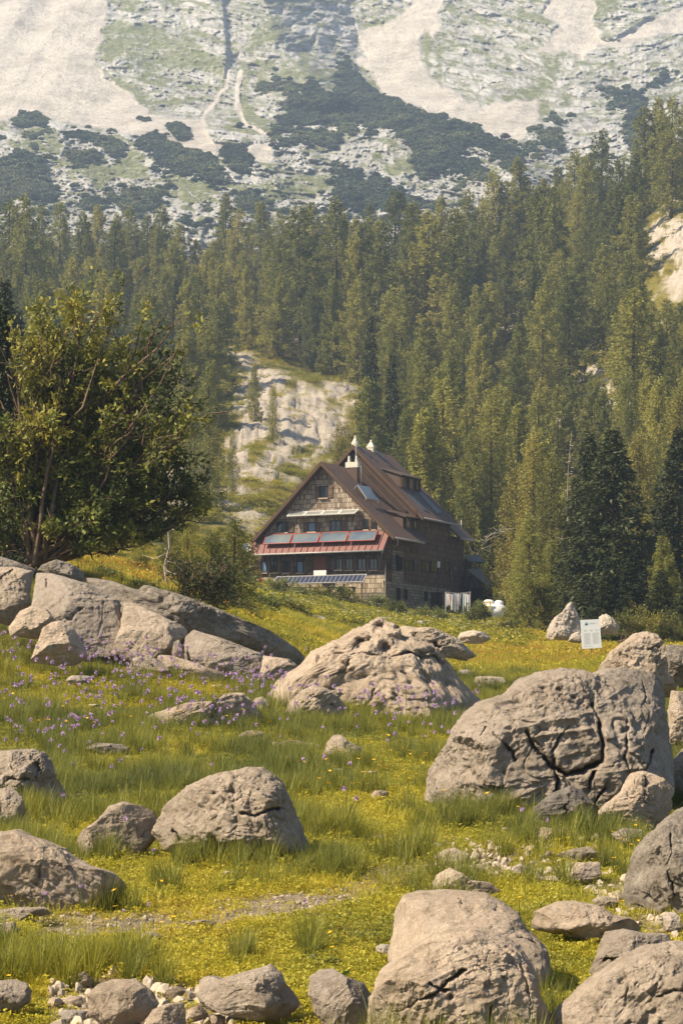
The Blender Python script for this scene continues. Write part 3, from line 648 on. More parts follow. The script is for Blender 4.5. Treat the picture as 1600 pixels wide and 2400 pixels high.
# upper strip of four solar panels on struts
def tilted(p0, p1, dz, out, off, n, gap, mat, fmat, name, parent=None, up_off=.0):
    """row of framed panels: lower edge hangs out from the wall by off + out, upper edge at off"""
    (ua, za), (ub, zb) = p0, p1; base = [H(ua, -off, za), H(ub, -off, zb)]; dn = -EW * out - Vector((0, 0, dz)); ex = (base[1] - base[0]); L = ex.length; ex.normalize()
    nn = ex.cross(dn).normalized(); nn = nn if nn.z > 0 else -nn; wd = (L - gap * (n - 1)) / n; H_ = dn.length; d = dn.normalized(); res = []
    for i in range(n):
        o = base[0] + ex * (i * (wd + gap)); fr = MB(); t = .07
        fr.box(o, ex * wd, d * t, nn * .09); fr.box(o + d * (H_ - t), ex * wd, d * t, nn * .09); fr.box(o + d * t, ex * t, d * (H_ - 2 * t), nn * .09); fr.box(o + ex * (wd - t) + d * t, ex * t, d * (H_ - 2 * t), nn * .09)
        fo = hb(fr, name, fmat, parent); c = MB(); a_ = o + ex * t + d * t + nn * .06; e_ = ex * (wd - 2 * t); d_2 = d * (H_ - 2 * t); c.face([a_, a_ + e_, a_ + e_ + d_2, a_ + d_2], [(0, 0), (wd, 0), (wd, H_), (0, H_)]); c.face([q_ - nn * .05 for q_ in (a_ + d_2, a_ + e_ + d_2, a_ + e_, a_)]); hb(c, 'panel_face', mat, fo); res.append(fo)
    return base[0], ex, d, nn, L, H_
u0, zt0 = FZ(300, 492, .15); u1_, _ = FZ(690, 478, .15); zt = FZ(690, 478, .15)[1]
tilted((u0, zt), (u1_, zt), .42, .95, .12, 4, .06, PVG, WHITE, 'solar_panel')
for k in range(5):
    st_ = MB(); u = u0 + (u1_ - u0) * k / 4; st_.tube([H(u, -.02, zt - 1.0), H(u, -1.0, zt - .44)], .025, 5); hb(st_, 'strut', GUT)
# red framed collectors on the porch roof
cu0 = FZ(160, 612, .45)[0]; cu1 = FZ(797, 596, .45)[0]; cz = FZ(797, 598, .45)[1]; czb = FZ(790, 655, 1.15)[1]
tilted((cu0, cz), (cu1, cz), cz - czb, .72, .45, 4, .12, COLL, REDP, 'solar_collector')
for k in range(9):
    st_ = MB(); u = cu0 + (cu1 - cu0) * k / 8; st_.box(H(u, -.5, cz - .1), EU * -.06, EW * .06, Vector((0, 0, -1.15))); hb(st_, 'collector_support', REDP)
# lower photovoltaic row on posts in front of the terrace
pu0, pz0 = FZ(218, 872, 1.8); pu1, pz1 = FZ(735, 850, 1.8)
o_, ex, d_, nn, L_, H_ = tilted((pu0, pz1), (pu1, pz1), .72, .85, 1.8, 1, .0, PV, GUT, 'solar_panel')
for k in range(6):
    pst = MB(); u = pu0 + (pu1 - pu0) * (k + .1) / 5.2; pst.box(H(u, -2.5, 8.6), EU * .09, EW * .09, Vector((0, 0, pz1 - .75 - 8.6))); hb(pst, 'panel_post', TRIM)
# terrace clutter under the panels: bench and table stands
for x, w_ in ((300, 26), (375, 22), (455, 28), (530, 20), (600, 24)):
    u, z = FZ(x, 925, 1.0); q = MB(); q.box(H(u, -1.2, z - .05), EU * -1.3, -EW * .6, Vector((0, 0, .07)))
    for a in (0.05, 1.15): q.box(H(u - a, -1.3, z - .8), EU * -.1, -EW * .4, Vector((0, 0, .75)))
    t_ = q.build('terrace_table', TRIM if x != 375 else SILL, None)
    tag(t_, {300: 'leftmost brown wooden table under the long solar row by the hut', 375: 'pale wooden table second from the left under the long solar row', 455: 'brown wooden table in the middle under the long solar row',
             530: 'brown wooden table fourth from the left under the long solar row', 600: 'rightmost brown wooden table under the long solar row'}[x], 'table', 'tables on the hut terrace')
# tilted solar panel on the right side of the front roof
def onroof(x, y, lift=.0):
    """photo point on the right slope of the front roof"""
    p = zg(x, y); d = Vector(((p[0] - 800) / FPX, 1, (HZ - p[1]) / FPX)); a = H(ru, -OV, rz_); n = (H(ru, 5, rz_) - a).cross(H(au, -OV, az) - a).normalized()
    n = n if n.z > 0 else -n; a = a + n * lift; return d * (a.dot(n) / d.dot(n)), n
def onroof2(x, y, lift=.0):
    p = zg(x, y); d = Vector(((p[0] - 800) / FPX, 1, (HZ - p[1]) / FPX)); a = H(u2r, W1, z2r); n = (H(u2r, 12, z2r) - a).cross(H(u2a, W1, z2a) - a).normalized()
    n = n if n.z > 0 else -n; a = a + n * lift; return d * (a.dot(n) / d.dot(n)), n
q4 = [onroof(*p)[0] for p in ((657, 360), (725, 372), (795, 438), (722, 424))]; nr = onroof(657, 360, 0)[1]
q4 = [q4[0] + nr * .55, q4[1] + nr * .55, q4[2] + nr * .25, q4[3] + nr * .25]
def plate(q, n, th, name, mat, parent=None):
    mb = MB(); A = [Vector(p) for p in q]; B = [p - n * th for p in A]; la = (A[1] - A[0]).length; lb = (A[3] - A[0]).length
    mb.face(A, [(0, 0), (la, 0), (la, lb), (0, lb)]); mb.face(B[::-1])
    for i in range(4): mb.face([A[i], B[i], B[(i + 1) % 4], A[(i + 1) % 4]])
    return hb(mb, name, mat, parent)
fp = plate(q4, nr, .08, 'roof_solar_panel', GUT); c_ = sum(q4, Vector()) / 4
plate([c_ + (p - c_) * .9 + nr * .02 for p in q4], nr, .03, 'panel_face', PVG, fp)
for a, b in ((q4[0], .5), (q4[1], .5), (q4[3], .25), (q4[2], .25)):
    mb = MB(); mb.tube([a - nr * .03, a - nr * (b + .1)], .03, 5); hb(mb, 'leg', GUT, fp)
# dark glazed strips and small roof lights on the upper roof
for a in (((1028, 380), (1050, 380), (1165, 492), (1135, 498)), ((940, 352), (955, 355), (1090, 490), (1060, 478)), ((690, 118), (702, 120), (762, 172), (748, 172)), ((783, 138), (800, 142), (852, 196), (832, 192))):
    plate([onroof2(*p, .05)[0] for p in a], onroof2(700, 200)[1], .06, 'roof_light', SLATE, None)
# dormers: shed dormers facing right, each with dark openings
def dormer(fr, base, quad_top, wins, name):
    n = fr(*base[0])[1]; b0, b1 = fr(*base[0])[0], fr(*base[1])[0]; z = Vector((0, 0, 1))
    t0, t1 = b0 + z * quad_top, b1 + z * quad_top
    ax = (b1 - b0).normalized(); back = EU
    r0, r1 = t0 + EU * (quad_top * 2.2) + z * quad_top * .75, t1 + EU * (quad_top * 2.2) + z * quad_top * .75
    mb = MB(); mb.face([b0, b1, t1, t0], [(0, 0), (3, 0), (3, 1), (0, 1)])
    mb.face([b0, t0, r0]); mb.face([b1, r1, t1]); d = hb(mb, name, BROWN)
    rf_ = MB(); slab(rf_, t0 - EU * .35 - z * .12 - ax * .2, t1 - EU * .35 - z * .12 + ax * .2, r1 + ax * .2, r0 - ax * .2, .1); hb(rf_, 'dormer_roof', BROWN, d)
    L = (b1 - b0).length
    for a, b in wins:
        w_ = MB(); w_.box(b0 + ax * L * a + z * .12 - EU * .03, ax * L * (b - a), -EU * .05, z * (quad_top - .22)); hb(w_, 'window', GLS, d)
    for k in range(len(wins) + 1):
        t = (wins[k][0] if k < len(wins) else wins[-1][1]); w_ = MB(); w_.box(b0 + ax * (L * t - .08) - EU * .03, ax * .1, -EU * .16, z * quad_top); hb(w_, 'post', TRIM, d)
dormer(onroof2, ((922, 348), (1034, 372)), 1.25, ((.02, .2), (.40, .60), (.78, .98)), 'dormer')
dormer(onroof, ((940, 582), (1028, 592)), 1.15, ((.12, .38), (.62, .9)), 'dormer')
# chimneys
def chimney(x0, x1, ytop, ybot, u, w_, cap, body, label=None, pots=0, taper=0.0, depth=.9):
    d = (H(u, w_, 0)).y; pxl = zg(x0, 0)[0]; pxr = zg(x1, 0)[0]; zt_ = (HZ - zg(0, ytop)[1]) / FPX * d; zb_ = (HZ - zg(0, ybot)[1]) / FPX * d
    wid = (pxr - pxl) / FPX * d; cx = ((pxl + pxr) / 2 - 800) / FPX * d; c = Vector((cx, d, 0))
    s_ = wid / (math.cos(TH) + depth * math.sin(TH)); a = EU * s_; b = EW * s_ * depth; o = c - a / 2 - b / 2
    mb = MB(); z0 = min(zb_, rz_ + 2) - 2
    mb.box(o + a * .08 + b * .08 + Vector((0, 0, zb_ - 3.6)), a * .84, b * .84, Vector((0, 0, 3.6))); ch = hb(mb, 'chimney', body)
    mb = MB(); h = zt_ - zb_
    if taper:
        mb.box(o + Vector((0, 0, zb_)), a, b, Vector((0, 0, h * .35)))
        A = [o + a * i + b * j + Vector((0, 0, zb_ + h * .35)) for i, j in ((.05, .05), (.95, .05), (.95, .95), (.05, .95))]; B = [o + a * i + b * j + Vector((0, 0, zt_)) for i, j in ((.34, .34), (.66, .34), (.66, .66), (.34, .66))]
        for i in range(4): mb.face([A[i], A[(i + 1) % 4], B[(i + 1) % 4], B[i]])
        mb.face(B); mb.face(A[::-1])
        mb.box(o + a * .38 + b * .38 + Vector((0, 0, zt_ - .02)), a * .24, b * .24, Vector((0, 0, .25)))
    else: mb.box(o + Vector((0, 0, zb_)), a, b, Vector((0, 0, h)))
    cp = hb(mb, 'cap', cap, ch)
    for k in range(pots):
        t = .2 + .6 * k / max(1, pots - 1); mb = MB(); p = o + a * t + b * .5 + Vector((0, 0, zt_ - .01)); mb.tube([p, p + Vector((0, 0, .3)), p + Vector((0, 0, .6))], [.15, .12, .10], 8); hb(mb, 'pot', cap, ch)
    return ch
chimney(610, 697, 205, 236, au + .2, 3.2, CREAM, BROWN, pots=2, depth=.5)
chimney(645, 687, 66, 104, u2a + .3, W1 + .8, CREAM, CREAM, taper=1, depth=.7)
chimney(731, 783, 90, 122, u2a, W1 + 4.2, CREAM, CREAM, taper=1, depth=.7)
pipe([onroof(702, 362, .1)[0], W(846, 1092, 186.6)], .035)
mb = MB(); a = W(834, 1068, 189); mb.tube([a, a + Vector((0, 0, 1.4))], .04, 6); hb(mb, 'flue', GUT)
# rear wings on the right
eu, ez = -.8, 15.5
rw = MB(); slab(rw, H(eu, W2 + .1, ez), H(eu, 19.2, ez), H(eu + 3.2, 19.2, ez + 3.1), H(eu + 3.2, W2 + .1, ez + 3.1)); hb(rw, 'rear_roof', BROWN)
rw = MB(); sidepoly(rw, [(W2 - .5, ZB), (18.9, ZB), (18.9, ez + .2), (W2 - .5, ez + .2)], .25); hb(rw, 'rear_wall', SHD)
gutter(H(eu - .1, W2, ez - .1), H(eu - .1, 19.2, ez - .1))
pipe([H(eu - .1, W2 + .1, ez + 1.6), H(eu - .1, W2 + .1, ez - .1)], .05)
def quadpx(ps, D): return [W(*zg(x, y), D) for x, y in ps]
def house_box(x0, x1, yt, D0_, dep, mat, name):
    a = W(*zg(x0, yt), D0_); b = W(*zg(x1, yt), D0_); mb = MB(); mb.box(Vector((a.x, D0_, ZB - .5)), Vector((b.x - a.x, 0, 0)), Vector((0, dep, 0)), Vector((0, 0, a.z - ZB + .5))); return hb(mb, name, mat)
house_box(1212, 1335, 760, 203.5, 4, SHD, 'annex_wall')
sr = MB(); a = quadpx([(1300, 737), (1375, 738)], 203.0); b = quadpx([(1408, 778), (1318, 772)], 201.0); slab(sr, b[1], b[0], a[1], a[0], .12); hb(sr, 'slate_roof', SLATE)
sr = MB(); a = quadpx([(1305, 822), (1392, 815)], 204.5); b = quadpx([(1458, 925), (1440, 935)], 201.5)
slab(sr, W(*zg(1452, 935), 200.5), W(*zg(1456, 915), 205.5), W(*zg(1385, 815), 205.8), W(*zg(1305, 818), 200.5), .12); hb(sr, 'shed_roof', SLATE)
sr = MB(); pts = [W(*zg(x, y), 201.2) for x, y in ((1298, 925), (1430, 925), (1442, 935), (1305, 830))]
b = [p + Vector((0, .2, 0)) for p in pts]; sr.face(pts[::-1], [(p.x, p.z) for p in pts[::-1]]); sr.face(b)
for i in range(4): sr.face([pts[i], pts[(i + 1) % 4], b[(i + 1) % 4], b[i]])
hb(sr, 'shed_gable', SHD)
for x in (1304, 1424, 1440): 
    sr = MB(); a = W(*zg(x, 930), 201.3); sr.box(Vector((a.x, 201.3, ZB)), (.25, 0, 0), (0, .25, 0), Vector((0, 0, a.z - ZB))); hb(sr, 'shed_post', DTRIM)
house_box(1306, 1446, 900, 205.2, .3, DTRIM, 'shed_back_wall')
# satellite dish
ds = empty('satellite_dish', W(577, 1283, 189.5)); tag(ds, 'round white satellite dish beside the left end of the red porch roof', 'satellite dish')
bm = MB(); n = 24; ring = []
for k, (r_, dp) in enumerate(((.0, .12), (.22, .09), (.42, .0))): ring.append([Vector((math.cos(6.2832 * j / n) * r_, dp, math.sin(6.2832 * j / n) * r_)) for j in range(n)])
for k in range(2):
    for j in range(n):
        j2 = (j + 1) % n; q = [ring[k][j], ring[k][j2], ring[k + 1][j2], ring[k + 1][j]]; bm.face(q); bm.face([p + Vector((0, .03, 0)) for p in q[::-1]])
o = bm.build('dish', WHITE, ds, True); o.rotation_euler = (R(-12), 0, R(8))
bm = MB(); bm.tube([(0, .1, 0), (0, .35, -.2), (.35, .4, -.4)], .03, 6); bm.tube([(.35, .4, -.4), (.35, .4, -3.6)], .035, 6); bm.build('mount', GUT, ds)
bm = MB(); bm.tube([(0, 0, -.42), (0, -.4, -.1)], .015, 5); bm.box((-.04, -.46, -.12), (.08, 0, 0), (0, .08, 0), (0, 0, .08)); bm.build('receiver_arm', GUT, ds)
# red and white flag and red pole at the left
fx = zg(75, 905); b0 = W(fx[0], fx[1], 184); fl = empty('flag', (b0.x, b0.y, gz1(b0.x, b0.y))); tag(fl, 'small red and white flag on a thin pole left of the hut', 'flag')
hp = b0.z + 1.5 - fl.location.z; mb = MB(); mb.tube([(0, 0, 0), (0, 0, hp)], .03, 6); mb.build('pole', GUT, fl)
mb = MB(); P_ = lambda a, z: (a * .5 - .02, .06 * math.sin(a * 5), z - a * .2)
for k in range(6):
    a, b = k / 6, (k + 1) / 6; mb.face([P_(a, hp - 1.2), P_(b, hp - 1.2), P_(b, hp - .1), P_(a, hp - .1)])
fo = mb.build('cloth', REDP, fl); so_ = fo.modifiers.new('s', 'SOLIDIFY'); so_.thickness = .01
mb = MB()
for k in range(6):
    a, b = k / 6, (k + 1) / 6; mb.face([(P_(a, 0)[0], P_(a, 0)[1] - .012, hp - 1.0 - a * .2), (P_(b, 0)[0], P_(b, 0)[1] - .012, hp - 1.0 - b * .2), (P_(b, 0)[0], P_(b, 0)[1] - .012, hp - .6 - b * .2), (P_(a, 0)[0], P_(a, 0)[1] - .012, hp - .6 - a * .2)])
mb.build('white_stripe', WHITE, fl)
fx = zg(125, 960); b0 = W(fx[0], fx[1], 182); mb = MB(); zt_ = (HZ - zg(0, 838)[1]) / FPX * 182; g0 = gz1(b0.x, 182)
mb.tube([(0, 0, 0), (0, 0, zt_ - g0)], .045, 6); mb.box((-.16, -.05, zt_ - g0 - 2.6), (.3, 0, 0), (0, .1, 0), (0, 0, 2.1)); mb.tube([(0, 0, zt_ - g0), (0, 0, zt_ - g0 + .12)], .09, 6)
tag(mb.build('red_pole', REDP, None, False, (b0.x, 182, g0)), 'red pole with a hanging red banner in front of the left end of the hut', 'pole')
# laundry
LZ = 184.6; lx0 = W(*zg(1185, 960), LZ); lx1 = W(*zg(1325, 955), LZ); lz0 = gz1(lx0.x, LZ)
lr = empty('clothes_line', (lx0.x, LZ, lz0)); tag(lr, 'clothes line hung with washing beside the stone wall of the hut', 'clothes line')
wd_ = lx1.x - lx0.x; hh = lx0.z - lz0 + .15; mb = MB()
for x in (0, wd_): mb.tube([(x, 0, 0), (x, 0, hh)], .04, 6); mb.tube([(x, -.8, hh), (x, .8, hh)], .03, 6)
mb.build('post', GUT, lr)
for k in range(3):
    mb = MB(); mb.tube([(0, -.7 + k * .7, hh), (wd_ / 2, -.7 + k * .7, hh - .12), (wd_, -.7 + k * .7, hh)], .012, 4); mb.build('line', GUT, lr)
CL = [((.74, .72, .70), 'white'), ((.62, .50, .46), 'pale pink'), ((.70, .66, .60), 'cream'), ((.46, .52, .58), 'pale blue'), ((.66, .62, .66), 'lilac white'), ((.68, .56, .53), 'salmon pink'), ((.36, .46, .48), 'teal'), ((.72, .70, .66), 'off white'), ((.66, .62, .66), 'mauve')]
wh = ['at the left end', 'second from the left', 'third from the left', 'left of the middle', 'in the middle', 'right of the middle', 'third from the right', 'second from the right', 'at the right end']
for k, (c, nm) in enumerate(CL):
    x = wd_ * (k + .05) / 9; ww = wd_ / 9 * random.uniform(.7, 1.2); L = random.uniform(.9, 2.2); yy = (-.7, 0, .7)[k % 3]; mb = MB(); nn_ = 7; mm = 8
    G_ = lambda i, j: (x + ww * i / nn_ * (1 - .25 * (j / mm)) + ww * .1 * (j / mm), yy + .10 * math.sin(i * 1.9 + k) * (j / mm + .2), hh - .08 - .12 * math.sin(math.pi * i / nn_) * (1 - j / mm) - L * j / mm - (.12 if (i + k) % 3 == 0 and j == mm else 0))
    for i in range(nn_):
        for j in range(mm): mb.face([G_(i, j), G_(i, j + 1), G_(i + 1, j + 1), G_(i + 1, j)])
    o = mb.build('laundry', simple('cloth_' + nm.replace(' ', '_'), c, .9, .05), None, False, lr.location); md = o.modifiers.new('s', 'SOLIDIFY'); md.thickness = .012
    tag(o, nm + ' cloth hanging ' + wh[k] + ' of the clothes line', 'laundry', 'washing on the clothes line')
# white tank bags, yellow frame, grey box
tx = W(*zg(1455, 1068), 186); tg = gz1(tx.x, 186); tk = empty('water_tank', (tx.x, 186, tg)); tag(tk, 'bulging white water tank under a cover right of the washing', 'tank')
def blob(name, mat, parent, c, r, seed, sub=4, amp=.12, fr=2.0):
    bm = bmesh.new(); bmesh.ops.create_icosphere(bm, subdivisions=sub, radius=1); V = np.array([v.co[:] for v in bm.verts]); F = np.array([[v.index for v in f.verts] for f in bm.faces]); bm.free()
    V = np.sign(V) * np.abs(V) ** .75; V = V * (1 + amp * fbm(V * fr + seed, 3, seed))[:, None] * np.array(r) + np.array(c); return obj(name, np_mesh(name, V, F, mat, True), parent)
hT = (HZ - zg(0, 998)[1]) / FPX * 186 - tg
blob('tank_body', WHITE, tk, (0, 0, hT * .42), (1.15, .9, hT * .42), 3); blob('lid', WHITE, tk, (-.35, 0, hT * .82), (.5, .5, .38), 5); blob('lid', WHITE, tk, (.55, .1, hT * .80), (.4, .4, .36), 8)
yx = W(*zg(1402, 1070), 185); yg = gz1(yx.x, 185); hY = (HZ - zg(0, 1004)[1]) / FPX * 185 - yg; mb = MB(); YEL = simple('yellow_paint', (.62, .40, .03), .5, .08)
for a, b in (((0, 0), (0, 1)), ((.55, 0), (.55, 1))): mb.box((a[0], 0, 0), (.1, 0, 0), (0, .1, 0), (0, 0, hY))
for k in range(4): mb.box((.1, .01, hY * (.25 + .24 * k) - .05), (.45, 0, 0), (0, .08, 0), (0, 0, .09))
tag(mb.build('yellow_rack', YEL, None, False, (yx.x, 185, yg)), 'upright yellow metal rack standing left of the white tank', 'rack')
bx_ = W(*zg(1386, 1060), 186.5); bg = gz1(bx_.x, 186.5); mb = MB(); hB = (HZ - zg(0, 1012)[1]) / FPX * 186.5 - bg; mb.box((0, 0, 0), (.48, 0, 0), (0, .4, 0), (0, 0, hB)); mb.box((-.03, -.03, hB), (.54, 0, 0), (0, .46, 0), (0, 0, .06)); mb.box((.05, -.02, hB * .2), (.38, 0, 0), (0, .015, 0), (0, 0, hB * .7))
tag(mb.build('utility_box', simple('grey_plastic', (.4, .4, .4)), None, False, (bx_.x, 186.5, bg)), 'pale grey box left of the yellow rack by the shed', 'box')
# ---------------------------------------------------------------- boulders
_ico = {}
def ico(s):
    if s not in _ico:
        bm = bmesh.new(); bmesh.ops.create_icosphere(bm, subdivisions=s, radius=1); _ico[s] = (np.array([v.co[:] for v in bm.verts]), np.array([[v.index for v in f.verts] for f in bm.faces])); bm.free()
    return _ico[s]
def rockmat(name, stops, lich=.5):
    m = M(name); co = m.coord(); off = m.n('ShaderNodeVectorMath', _operation='ADD'); m.l(co, off.inputs[0]); m.l(m.n('ShaderNodeObjectInfo').outputs['Location'], off.inputs[1]); v = off.outputs[0]
    a = m.noise(v, 1.1, 9, .68); b = m.noise(v, 9, 8, .7); c = m.ramp(m.mix(.58, a, b), stops)
    pit = m.ramp(m.noise(v, 22, 4, .75), [(.30, .62), (.40, 1.0)]); c = m.mix(1.0, c, pit, 'MULTIPLY')
    li = m.ramp(m.noise(v, 3.2, 7, .75), [(.56, 0.0), (.66, lich)]); c = m.mix(li, c, (.17, .13, .085))
    pale = m.ramp(m.noise(v, 2.1, 9, .8, .4), [(.60, 0.0), (.70, .55)]); c = m.mix(pale, c, (.62, .54, .44))
    rt = m.ramp(m.n('ShaderNodeObjectInfo').outputs['Random'], [(0, (.80, .80, .82)), (.5, (1, .97, .93)), (1, (1.12, 1.06, 1.0))]); c = m.mix(1.0, c, rt, 'MULTIPLY')
    m.col(c); m.b.inputs['Roughness'].default_value = .9; m.b.inputs['Specular IOR Level'].default_value = .15
    m.nrm(m.bump(m.noise(v, 26, 6, .8), 1.0, .03, m.bump(m.noise(v, 5, 9, .82), 1.0, .17))); return m.m
LIME = rockmat('limestone', [(.34, (.20, .155, .11)), (.43, (.44, .36, .27)), (.54, (.57, .475, .37)), (.64, (.67, .57, .455))])
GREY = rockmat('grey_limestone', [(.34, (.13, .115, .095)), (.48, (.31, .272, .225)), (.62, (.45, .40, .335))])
LITE = rockmat('pale_limestone', [(.30, (.33, .28, .22)), (.45, (.50, .435, .36)), (.62, (.64, .565, .475))], .2)
_rk = 0; ROCKS = []
def rock(label, poly, D=None, base=None, th=.75, cr=(), holes=(), mat=LIME, sub=None, amp=1.0, facet=10, rep=None, lean=.35, cat='boulder', grp=None):
    global _rk; _rk += 1; rs = np.random.default_rng(100 + _rk); P = np.array(poly, float)
    x0, x1 = P[:, 0].min(), P[:, 0].max(); y0, y1 = P[:, 1].min(), P[:, 1].max(); cx, cy = (x0 + x1) / 2, (y0 + y1) / 2
    if D is None: b_ = base if base else y1 - .04 * (y1 - y0); q_ = min(max(cx, -60), 1660); D = gdist(q_, b_); D = gdist(q_, b_ + min(.11, .35 * (y1 - y0) / FPX * D) * FPX / D)
    sw_, sh_ = (x1 - x0) / FPX * D, (y1 - y0) / FPX * D; dep = th * (sw_ * sh_) ** .5 * .5 * (1.25 if sw_ > sh_ * 2 else 1); Dc = D + dep * .6; sc = Dc / FPX
    size = (x1 - x0) * (y1 - y0)
    if sub is None: sub = 7 if size > 14000 else 6 if size > 3000 else 5 if size > 900 else 4
    U, F = ico(sub)
    # silhouette radius by angle
    th_ = np.linspace(-np.pi, np.pi, 721); rr = np.zeros(721); qx, qy = P[:, 0] - cx, -(P[:, 1] - cy)
    for i in range(len(P)):
        ax, ay = qx[i], qy[i]; bx, by = qx[(i + 1) % len(P)], qy[(i + 1) % len(P)]; dx, dy = np.cos(th_), np.sin(th_)
        den = dx * (by - ay) - dy * (bx - ax); den = np.where(abs(den) < 1e-9, 1e-9, den)
        t = (ax * (by - ay) - ay * (bx - ax)) / den; s = (ax * dy - ay * dx) / den
        ok = (t > 0) & (s >= -1e-6) & (s <= 1 + 1e-6); rr = np.where(ok & (t > rr), t, rr)
    k = np.exp(-np.linspace(-2, 2, 9) ** 2); k /= k.sum(); rr = np.convolve(np.r_[rr[-5:-1], rr, rr[1:5]], k, 'valid')
    u = U.copy(); an = np.arctan2(u[:, 2], u[:, 0]); rho = np.hypot(u[:, 0], u[:, 2])
    R_ = np.interp(an, th_, rr) * sc
    low = np.clip(-u[:, 2], 0, 1); R_ = R_ * (1 + .30 * low)
    rp = np.sin(np.arcsin(np.clip(rho, 0, 1))) ** .82
    x = np.cos(an) * R_ * rp; z = np.sin(an) * R_ * rp
    y = np.sign(u[:, 1]) * np.abs(u[:, 1]) ** .72 * dep
    hz = (z / (sh_ / 2 + 1e-6)); front = sstep(-.15, .5, -u[:, 1])
    y = y + lean * dep * hz          # the front leans back towards the top
    p = np.stack([x, y, z], 1); g = (sw_ * sh_ * dep) ** (1 / 3)
    inner = 1 - sstep(.80, 1.0, rho); inner2 = 1 - sstep(.90, 1.0, rho)
    for j in range(facet):                                # flat broken faces
        n = rs.normal(size=3); n[1] = -abs(n[1]) - .35; n /= np.linalg.norm(n); sp = p @ n; o = sp.max() * rs.uniform(.56, .82)
        ex = np.clip(sp - o, 0, None); p = p - (ex * .92)[:, None] * n
    s_ = rs.uniform(0, 90); q = p + s_; ax_ = rs.normal(size=3) * [.5, .5, .3] + [0, 0, 1]; ax_ /= np.linalg.norm(ax_); e1 = np.cross(ax_, [0, 1, 0]); e1 /= np.linalg.norm(e1); RM = np.stack([e1, np.cross(ax_, e1), ax_]); nrm = unit(p * np.array([1, 1.5, 1.0])); A = amp * (.35 + .65 * inner)
    big = fbm(q / (g * .55), 3, _rk) * g * .07; med = (ridged(q / (g * .22) + [0, 0, 3], 3, _rk + 9) - .62) * g * .10
    F1, F2, ID = cells(q / (g * .34) + fbm(q / (g * .3), 2, _rk + 5)[:, None] * .35, _rk); wq = fbm(q / (g * .6) + 3, 3, _rk + 21); crm = sstep(.0, .25, fbm(q / (g * .8) + 8, 2, _rk + 31))
    blk = (ID - .5) * g * .045 * sstep(0, .25, F2 - F1) - np.exp(-(wq / .022) ** 2) * g * .05 * crm - np.exp(-(fbm(q / (g * .33), 3, _rk + 41) / .03) ** 2) * g * .022 * (1 - crm)
    sm_ = fbm(q / (.12 + .12 * g), 5, _rk + 2, .68) * g * .066 - np.exp(-(fbm(q / (g * .17), 4, _rk + 71) / .035) ** 2) * g * .016; F1b, _, IDb = cells(q / (.16 + g * .03), _rk + 3); pits = -sstep(.22, .5, fbm(q / (g * .13) + 5, 3, _rk + 51)) * g * .055 * sstep(-.2, .3, fbm(q / (g * .7), 2, _rk + 52))
    strat = (ridged((q + fbm(q / g, 2, _rk + 61)[:, None] * g * .12) @ RM.T / (g * np.array([.55, .55, .075])), 3, _rk + 62) - .62) * g * .06
    p = p + nrm * ((big + med * .8 + blk + strat) * A + sm_ * amp + pits * amp)[:, None]
    an2 = np.arctan2(p[:, 2], p[:, 0]); rd = np.hypot(p[:, 0], p[:, 2]); bi = ((an2 + np.pi) / (2 * np.pi) * 120).astype(int) % 120; mxr = np.zeros(120); np.maximum.at(mxr, bi, rd)
    mxr = np.where(mxr < 1e-6, np.median(mxr), mxr); mxr = (np.roll(mxr, 1) + 2 * mxr + np.roll(mxr, -1)) / 4; tgt_ = np.interp((np.arange(120) + .5) / 120 * 2 * np.pi - np.pi, th_, rr) * sc * (1 + .30 * np.clip(-np.sin((np.arange(120) + .5) / 120 * 2 * np.pi - np.pi), 0, 1))
    fct = np.clip(tgt_ / mxr, .85, 1.5); fct = (np.roll(fct, 1) + fct + np.roll(fct, -1)) / 3; fv = np.interp((an2 + np.pi) / (2 * np.pi) * 120 - .5, np.arange(-1, 121), np.r_[fct[-1], fct, fct[0]]); p[:, 0] *= fv; p[:, 2] *= fv
    # cracks and hollows at their places on the face towards the viewer
    if len(cr) or len(holes):
        vx = cx + p[:, 0] / sc; vy = cy - p[:, 2] / sc; wx = vx + fbm(q / (g * .2), 5, 3, .6) * 16; wy = vy + fbm(q / (g * .2) + 7, 5, 4, .6) * 16; cm = .25 + 1.1 * sstep(-.35, .25, fbm(q / (g * .22) + 3, 2, 5))
        fm = sstep(.0, .3, -u[:, 1]) * (1 - sstep(.9, 1, rho) * .5); dsp = np.zeros(len(p))
        for c in cr:
            pts, wd, dp = c; d = ldist(wx, wy, pts); dsp = np.maximum(dsp, dp * .62 * cm * np.exp(-(d / (wd * .40 * (.3 + .7 * cm))) ** 1.4))
        for hx, hy, hr, dp in holes: dsp = np.maximum(dsp, dp * .8 * np.exp(-(np.hypot(wx - hx, (wy - hy) * 1.3) / hr) ** 2))
        p = p + (fm * dsp)[:, None] * np.array([0, 1.0, .0])
    cwx = (cx - 800) * sc; cwz = (HZ - cy) * sc; zb = (HZ - y1) * sc
    org = np.array([cwx, Dc, zb]); V = p + np.array([0, 0, cwz - zb])
    o = obj('boulder' if cat != 'rock' else 'rock', np_mesh('boulder', V, F, mat, True), None, tuple(org))
    tag(o, label, cat, grp or 'limestone boulders on the meadow'); ROCKS.append((cwx, Dc, sw_ / 2, dep)); return o
def cL(*p): return [(x * .5102, 1280 + y * .5102) for x, y in p]
def cC(*p): return [(600 + x * .3444, 1440 + y * .3444) for x, y in p]
def cR(*p): return [(800 + x * .5102, 1380 + y * .5102) for x, y in p]
def cB(*p): return [(800 + x * .5102, 1900 + y * .5102) for x, y in p]
def cM(*p): return [(x * .5102, 1700 + y * .5102) for x, y in p]
def cD(*p): return [(x * .5102, 2000 + y * .5102) for x, y in p]
